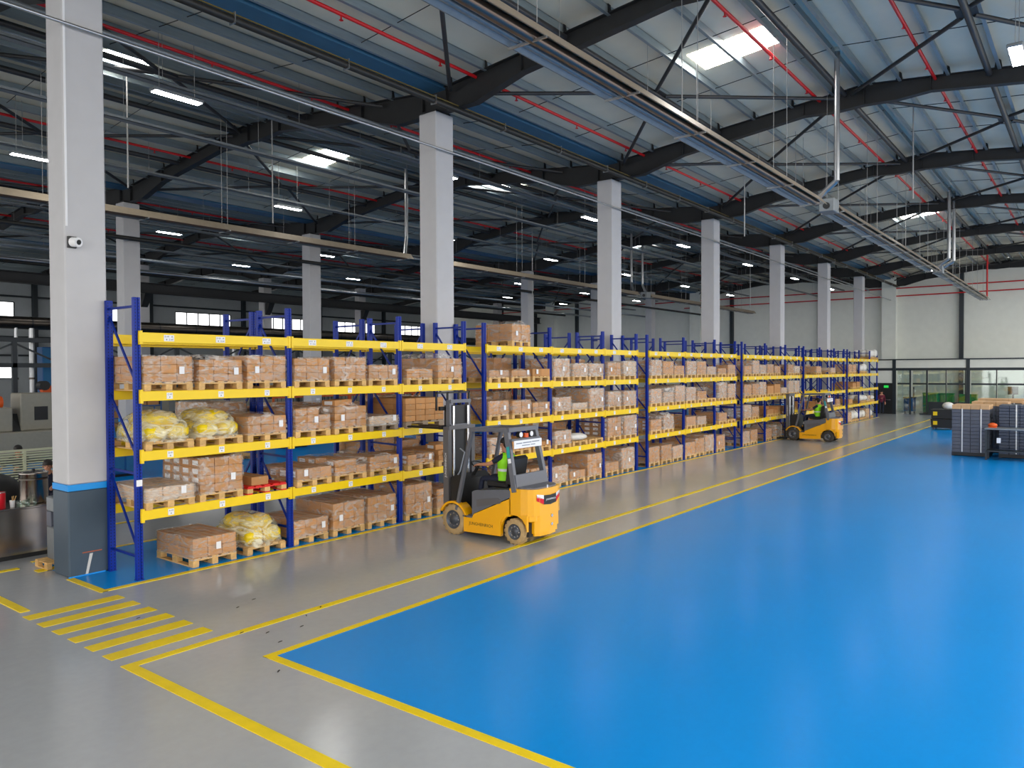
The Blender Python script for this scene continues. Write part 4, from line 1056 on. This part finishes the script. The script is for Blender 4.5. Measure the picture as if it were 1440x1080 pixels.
MB().prism([(-.25, .15), (.25, .15), (.3, 1.1), (-.3, 1.1)], 'y', -.35, .35).build('tub', 'blue_plastic', wb); MB().cbox(-.34, .34, -.4, .4, 1.1, 1.18, .03).build('lid', 'black_plastic', wb)
for s in (-1, 1): MB().cyl((0, s*.3-.03, .09), (0, s*.3+.03, .09), .09, 12).build('wheel', 'black_plastic', wb)
MB().box(-.04, .04, -.3, -.22, 1.18, 1.9).build('handle', 'black_plastic', wb)
sc = empty('monitor', (61.8, 4.6, 0), 'dark monitor on a stand behind the glass partition', 'monitor')
MB().cbox(-.03, .03, -.3, .3, 1.45, 2.0, .01).build('screen', 'black_plastic', sc); MB().box(-.03, .03, -.05, .05, .02, 1.46).build('stand', 'frame_dark', sc); MB().box(-.25, .25, -.25, .25, 0, .03).build('foot', 'frame_dark', sc)

# ------------------------------------------------------------------ stacked goods on the right of the blue floor
def tray_stack(x, y, w, d, h, label, ncol, nrow, lid=True, m='stack_grey'):
    e = empty('tray_stack', (x, y, 0), label, 'stack'); MB().box(0, d, -w, 0, .02, .14).box(0, d, -w, -w+.1, 0, .03).box(0, d, -.1, 0, 0, .03).build('pallet', 'black_plastic', e)
    hh = (h-.14)/nrow; ww = w/ncol; me = MB().cbox(0, d/2-.006, -ww+.004, -.004, 0, hh-.006, .006).mesh('tray', m)
    for r in range(nrow):
        for c in range(ncol):
            for k in (0, 1): link('tray', me, e, (k*d/2+random.uniform(-.006, .006), -c*ww, .14+r*hh))
    if lid:
        for c in range(ncol): link('cardboard_lid', bx('cardboard_lid', d-.01, ww-.01, .16, 'card_pale'), e, (d/2, -(c+.5)*ww, h))
    for q in (.28, .78): MB().box(-.012, -.006, -w*q-.02, -w*q+.02, .16, h+.02).build('film_strip', 'reflective', e)
    return e
tray_stack(32.5, 4.33, 1.2, 1.2, 1.74, 'tall stack of grey trays with cardboard lids, strapped in film, on the blue floor', 4, 12)
tray_stack(34.3, 3.9, 1.2, 1.2, 1.8, 'stack of grey trays with cardboard lids standing behind the film-strapped stack', 3, 9)
tray_stack(36.2, 3.9, 1.6, 1.2, 1.85, 'grey tray stack in the third rank behind the film-strapped stack', 3, 9)
e = tray_stack(32.6, 2.85, 1.9, 1.2, 1.92, 'dark navy stack of sheets in shiny film behind the metal table', 6, 16, False, 'stack_navy')
e = tray_stack(34.6, 2.3, 1.5, 1.2, 1.8, 'brown topped navy stack behind the shiny film-wrapped navy stack', 4, 10, True, 'stack_navy')
tb = empty('work_table', (31.55, 3.2, 0), 'grey metal table standing in front of the navy stack', 'table')
MB().cbox(0, .75, -2.6, 0, 1.08, 1.14, .01).build('table_top', 'galv_dull', tb)
for dx in (.05, .7):
    for dy in (-.06, -2.5): MB().bar((dx, dy, 0), (dx, dy, 1.08), .06, .06).build('leg', 'frame_dark', tb)
MB().box(.02, .73, -2.5, -.06, .3, .34).build('lower_shelf', 'frame_dark', tb); MB().box(-.006, 0, -.5, -.38, .62, .8).build('notice', 'paper', tb)
cp = MB(); ellipsoid(cp, (31.95, 2.98, 1.22), (.12, .15, .085)); cp.box(31.84, 32.06, 2.86, 3.1, 1.138, 1.16); cp.build('orange_case', 'orange', label='small orange case on the end of the grey metal table', cat='case')
for k, x in enumerate((45.7,)):
    for lv in range(2):
        e = empty('black_crate', (x, 7.1, .1+.5*lv), '%s black crate with yellow label beside the grey tray stacks' % ('upper' if lv else 'lower'), 'crate')
        MB().prism([(-.02, .46), (-1.08, .46), (-1.04, .0), (-.06, .0)], 'x', 0, 1).build('body', 'black_plastic', e); MB().box(-.02, 1.02, -1.1, 0, .42, .47).build('rim', 'black_plastic', e)
        MB().box(-.012, -.004, -.34, -.14, .16, .36).build('label_card', 'rack_yellow', e)
        if not lv:
            for a in (.1, .9):
                for b in (-.15, -.95): MB().cyl((a-.03, b, -.05), (a+.03, b, -.05), .05, 10).build('castor', 'rim', e)
b = MB(); ellipsoid(b, (46.0, 6.3, 1.268), (.25, .28, .2)); b.build('white_sack', 'bag_white', label='white sack lying on top of the black crates', cat='sack')

# ------------------------------------------------------------------ corner left of the first column
ct = empty('steel_counter', (2.6, 14.85, 0), 'stainless steel counter behind the near column', 'counter')
MB().cbox(0, 3.2, 0, .8, .86, .9, .01).build('worktop', 'stainless', ct); MB().box(.02, 3.18, .03, .06, .08, .86).build('front_panel', 'stainless', ct)
MB().box(3.14, 3.18, .03, .78, .05, .86).build('side_panel', 'stainless', ct); MB().box(.02, .06, .03, .78, 0, .86).build('side_panel', 'stainless', ct); MB().box(.05, 3.15, .06, .7, 0, .08).build('plinth', 'fork_black', ct)
pt = empty('stock_pot', (5.56, 15.3, .9), 'large shiny steel pot on the steel counter', 'pot')
MB().lathe([(.0, 0), (.225, 0), (.23, .02), (.23, .52), (.24, .53), (.235, .55), (.2, .56), (0, .57)], n=28).build('pot', 'stainless', pt); MB().lathe([(.236, .42), (.236, .45)], n=28).build('band', 'stainless_dark', pt)
MB().lathe([(.03, .57), (.03, .6), (.0, .61)], n=10).build('lid_knob', 'black_plastic', pt)
cn = empty('food_can', (4.93, 15.05, .9), 'red can standing at the edge of the steel counter', 'can'); MB().lathe([(0, 0), (.095, 0), (.095, .28), (.09, .285), (0, .28)], n=18).build('can', 'red_can', cn); MB().lathe([(.097, .27), (.097, .285), (.09, .287)], n=18).build('rim', 'chrome', cn)
cu = empty('paper_cup', (5.12, 15.02, .9), 'paper cup holding spoons beside the red can', 'cup'); MB().lathe([(0, 0), (.035, 0), (.045, .12)], n=12).build('cup', 'paper', cu)
for a in (0, 1.5, 3): MB().cyl((0, 0, .02), (.03*cos(a)+.03, .03*sin(a), .19), .006, 5).build('spoon', 'wood', cu)
for k in range(5):
    c = empty('glass_cup', (5.12+.11*(k % 3)+.12, 14.98+.12*(k//3), .9), 'small glass on the counter in front of the steel pot', 'cup', 'glasses in front of the pot'); MB().lathe([(0, .002), (.03, .002), (.036, .09), (.033, .09), (.028, .008)], n=12).build('glass', 'glass', c)
sp = empty('pallet', (5.4, 13.62, 0), 'small wooden pallet under the water dispenser beside the near column', 'pallet')
for x in (-.35, 0, .35): MB().box(x-.05, x+.05, 0, .5, 0, .022).build('bottom_board', 'wood', sp)
for x in (-.35, 0, .35):
    for y in (.06, .44): MB().box(x-.055, x+.055, y-.06, y+.06, .022, .1).build('block', 'wood', sp)
for y in (.06, .18, .3, .44): MB().box(-.4, .4, y-.05, y+.05, .1, .122).build('deck_board', 'wood', sp)
sp.scale = (.66, 1, 1)
wd = empty('water_dispenser', (5.43, 13.72, .122), 'silver and grey water dispenser on a small pallet by the near column', 'water dispenser')
MB().cbox(-.15, .15, 0, .3, 0, .55, .02).build('cabinet', 'galv_dull', wd); MB().cbox(-.15, .15, .12, .3, .55, .8, .01).build('recess', 'stack_grey', wd); MB().cbox(-.15, .15, 0, .3, .8, 1.05, .02).build('head', 'galv_dull', wd)
MB().box(-.11, .11, .0, .12, .55, .575).build('drip_tray', 'black_plastic', wd)
for s in (-1, 1): MB().cyl((s*.05, .06, .72), (s*.05, .06, .8), .018, 8).build('tap', 'paper', wd); 
MB().cyl((-.06, .06, .576), (-.06, .06, .68), .032, 12).build('cup', 'paper', wd)
ls = empty('louvred_screen', (6.4, 20.75, 0), 'pale louvred screen behind the steel counter', 'screen')
for x in (0, .95, 1.9, 2.6): MB().box(x-.03, x+.03, -.03, .03, 0, 1.36).build('post', 'louvre', ls)
for k in range(12): MB().bar((0, 0, .62+.06*k), (2.6, 0, .62+.06*k), .05, .022, 0, (0, .5, 1)).build('slat', 'louvre', ls)
MB().box(0, 2.6, -.025, .025, 1.33, 1.38).build('top_rail', 'louvre', ls)
def stool(x, y, z, label):
    s = empty('stool', (x, y, 0), label, 'stool'); MB().lathe([(0, z-.05), (.18, z-.05), (.19, z-.02), (.17, z), (0, z)], n=18).build('seat', 'black_plastic', s)
    for a in range(4): MB().bar((.12*cos(a*pi/2+.78), .12*sin(a*pi/2+.78), z-.05), (.2*cos(a*pi/2+.78), .2*sin(a*pi/2+.78), 0), .03, .03).build('leg', 'frame_dark', s)
stool(7.75, 22.2, .46, 'black stool under the worker behind the louvred screen'); stool(6.84, 18.0, .46, 'black stool under the worker in front of the louvred screen')
WORK = dict(SIT); WORK.update(head=(0, .1, .77), neck=(0, .05, .65), ltoe=(-.15, .70, -.42), rtoe=(.15, .70, -.42), lan=(-.15, .56, -.36), ran=(.15, .56, -.36))
person((7.75, 22.2, .46), 2.4, WORK, 'worker in dark clothes seated behind the louvred screen', 'navy', 'navy', sleeve='navy')
person((6.84, 18.0, .46), 2.6, WORK, 'worker with head bent, seated in front of the louvred screen', 'navy', 'navy')
b = MB(); ellipsoid(b, (5.1, 16.5, .45), (.6, .42, .45), 16, 10); ellipsoid(b, (5.3, 16.5, .95), (.5, .36, .4), 16, 10); b.build('black_sack', 'black_plastic', label='black sacks heaped behind the steel pot', cat='sack')

# ------------------------------------------------------------------ production hall behind the racks
def shelf_unit(x, y, w, label):
    e = empty('shelving_unit', (x, y, 0), label, 'shelving')
    for a in (0, w):
        for b in (0, .6): MB().box(a-.025, a+.025, b-.025, b+.025, 0, 2.2).build('post', 'steel_blue_shelf', e)
    for z in (.25, .75, 1.25, 1.75): MB().box(0, w, 0, .6, z, z+.05).build('shelf', 'steel_blue_shelf', e)
    return e
for k, (x, y) in enumerate(((12.3, 33.1), (14.9, 33.1))):
    shelf_unit(x, y, 2.3, 'blue steel shelving full of cartons, %s from the beige machine' % ORD[k])
    for z in (.3, .8, 1.3, 1.8):
        for q in range(4): link('carton', carton_mesh(.5, .5, .26, 'card', False), None, (x+.32+.55*q, y+.3, z), label='brown carton on the blue steel shelving behind the near column', cat='carton', group='cartons on the blue shelving')
def machine(x, y, w, d, h, label, m='machine_beige'):
    e = empty('machine', (x, y, 0), label, 'machine')
    MB().cbox(0, w, 0, d, .1, h*.45, .04).build('bed', m, e); MB().cbox(.05*w, .45*w, .1*d, .9*d, h*.45, h*.8, .04).build('clamp_housing', m, e); MB().cbox(.55*w, .95*w, .2*d, .8*d, h*.45, h, .04).build('tower', m, e)
    MB().prism([(.2*d, h*.45), (.8*d, h*.45), (.6*d, h*.7), (.4*d, h*.7)], 'x', .45*w, .55*w).build('guard', 'black_plastic', e); MB().box(0, w, .05*d, .95*d, 0, .1).build('plinth', 'black_plastic', e)
    MB().cyl((.1*w, .5*d, h*.87), (.4*w, .5*d, h*.87), .09*h, 12).build('barrel', 'orange', e); MB().box(.7*w, .85*w, .19*d, .2*d, h*.6, h*.8).build('control_screen', 'black_plastic', e)
machine(9.2, 30.6, 3.0, 1.6, 2.5, 'beige moulding machine with an orange barrel beside the blue shelving')
machine(15.6, 36.5, 4.2, 1.8, 2.6, 'beige moulding machine in the hall behind the first rack bay')
machine(23.5, 38.5, 4.5, 1.8, 2.7, 'beige moulding machine behind the orange fence')
machine(33, 38.5, 4.5, 1.8, 2.7, 'beige moulding machine behind the far half of the orange fence')
machine(43, 37.5, 4.5, 1.8, 2.7, 'beige moulding machine beyond the end of the orange fence')
rob = empty('robot_arm', (13.6, 35.3, 0), 'orange robot arm above the blue shelving', 'robot')
MB().cyl((0, 0, 0), (0, 0, 1.6), .25, 14).build('pedestal', 'black_plastic', rob); MB().bar((0, 0, 1.6), (-.35, 0, 2.75), .3, .3).build('upper_arm', 'orange', rob); MB().bar((-.35, 0, 2.7), (.55, 0, 2.2), .22, .24).build('forearm', 'orange', rob); MB().cyl((-.35, -.22, 2.7), (-.35, .22, 2.7), .2, 14).build('elbow', 'black_plastic', rob)
dk = empty('extraction_duct', (0, 43, 5.76), 'long brown extraction duct with clips in front of the lit windows', 'duct')
MB().cyl((XA, 0, 0), (55, 0, 0), .32, 16).build('duct', 'stainless_dark', dk)
for k in range(26): MB().lathe([(.335, -.04), (.335, .04)], (-2+2.2*k, 0, 0), 16, axis='x').build('duct_band', 'black_plastic', dk)
for x, y in ((15.6, 42.9), (14.9, 42.9), (27.0, 42.9)):
    vd = empty('vertical_duct', (x, y, 0), 'shiny steel duct rising from the machines, %s' % {15.6: 'under the bend of the brown duct', 14.9: 'thinner one beside the tall blue cabinet', 27.0: 'behind the orange fence'}[x], 'duct')
    r_ = .08 if x < 15 else .13; MB().cyl((0, 0, 1.4), (0, 0, 5.5), r_, 14).build('pipe', 'galv', vd); MB().cyl((0, 0, .0), (0, 0, 1.4), r_*1.3, 10).build('hood', 'machine_beige', vd); MB().lathe([(r_+.02, 2.9), (r_+.02, 3.0)], n=14).build('joint', 'stainless_dark', vd)
mz = empty('mezzanine_frame', (0, 42, 0), 'dark steel gantry frame below the extraction duct', 'gantry')
for z in (3.5, 4.75): MB().box(6, 52, -.1, .1, z, z+.22).build('girder', 'frame_dark', mz)
for k in range(12):
    x = 6.2+4.15*k; MB().box(x-.1, x+.1, -.1, .1, 0, 4.75).build('post', 'frame_dark', mz)
    if k < 11: MB().bar((x, 0, 4.7), (x+2.07, 0, 3.7), .08, .08).build('diagonal', 'frame_dark', mz); MB().bar((x+2.07, 0, 3.7), (x+4.15, 0, 4.7), .08, .08).build('diagonal', 'frame_dark', mz)
for k in range(10):
    x = 24+2.6*k; f = empty('safety_fence', (x, 34.5, 0), 'orange safety fence panel around the machines behind the racks', 'fence', 'orange fence panels')
    for a in (0, 2.5): MB().box(a-.05, a+.05, -.05, .05, 0, 1.9).build('post', 'orange', f)
    for z in (.2, 1.05, 1.82): MB().box(0, 2.5, -.03, .03, z, z+.08).build('rail', 'orange', f)
    for q in range(1, 10): MB().box(.25*q-.015, .25*q+.015, -.01, .01, .25, 1.85).build('bar', 'fork_black', f)
for k, (x, y, w, h) in enumerate(((16.5, 44.0, 1.6, 4.6), (10.8, 24.0, 1.0, 1.5), (19.3, 27.0, 1.2, 1.1), (36.0, 24.5, 1.4, 1.2), (28.5, 25.0, 1.2, 1.2), (41.5, 18.2, 1.6, 1.6))):
    c = empty('blue_cabinet', (x, y, 0), ['tall blue steel cabinet against the hall wall', 'blue cabinet behind the yellow bags', 'low blue container on the back blue floor', 'low blue container behind the third rack section', 'low blue container behind the second rack section', 'blue steel locker behind the third and fourth rack sections'][k], 'cabinet')
    MB().cbox(0, w, 0, .7, .08, h, .02).build('body', 'blue_plastic', c); MB().box(.03, w-.03, .03, .67, 0, .09).build('plinth', 'black_plastic', c)
    for q in (0, 1): d_ = MB().box(.03+q*w/2, w/2-.03+q*w/2, -.012, 0, .14, h-.06).build('door', 'wall_blue', c); MB().box(w/2-.05+q*.07, w/2-.03+q*.07, -.035, -.012, h*.45, h*.58).build('handle', 'chrome', d_)
for n, (x, y, c) in enumerate(((18.2, 31.0, 11), (19.3, 31.0, 9), (20.4, 31.2, 10), (16.4, 25.0, 1))):
    for k in range(c):
        e = empty('pallet', (x, y, PH*k), 'empty wooden pallet in the %s' % ['tall stack behind the yellow bags', 'middle stack behind the yellow bags', 'stack nearest the orange fence', 'open on the back blue floor'][n], 'pallet', 'empty pallets on the back floor', rz=random.uniform(-.03, .03))
        link('pallet_boards', pallet(e, 'wood', False).data, e)
        bpy.data.objects.remove(e.children[0])
pj = empty('pallet_truck', (16.6, 17.6, 0), 'red hand pallet truck behind the first rack section', 'pallet truck', rz=.6)
for s in (-1, 1): MB().box(s*.2-.08, s*.2+.08, -1.15, 0, .06, .12).build('fork', 'red_can', pj); MB().cyl((s*.2-.04, -1.05, .05), (s*.2+.04, -1.05, .05), .05, 10).build('roller', 'black_plastic', pj)
MB().cbox(-.26, .26, 0, .22, .1, .5, .03).build('pump_body', 'red_can', pj); MB().cyl((0, .15, .45), (0, .4, 1.2), .03, 8).build('tiller', 'black_plastic', pj); MB().tube([(-.15, .42, 1.25), (.15, .42, 1.25)], .02).build('grip', 'black_plastic', pj); MB().cyl((-.1, .12, .1), (.1, .12, .1), .1, 12).build('steer_wheel', 'black_plastic', pj)
fx = empty('fire_extinguisher_cart', (31.3, 14.9, 0), 'red wheeled fire extinguisher behind the end of the third rack section', 'fire extinguisher')
MB().lathe([(0, .12), (.16, .12), (.17, .2), (.17, .85), (.1, 1.0), (.04, 1.05), (0, 1.05)], n=18).build('cylinder', 'red_can', fx); MB().tube([(.0, .05, 1.03), (.12, .2, .9), (.2, .2, .4)], .018).build('hose', 'black_plastic', fx)
for s in (-1, 1): MB().cyl((s*.2-.02, .1, .12), (s*.2+.02, .1, .12), .12, 14).build('wheel', 'black_plastic', fx)
MB().box(-.2, .2, .1, .13, .1, .14).build('axle', 'frame_dark', fx)
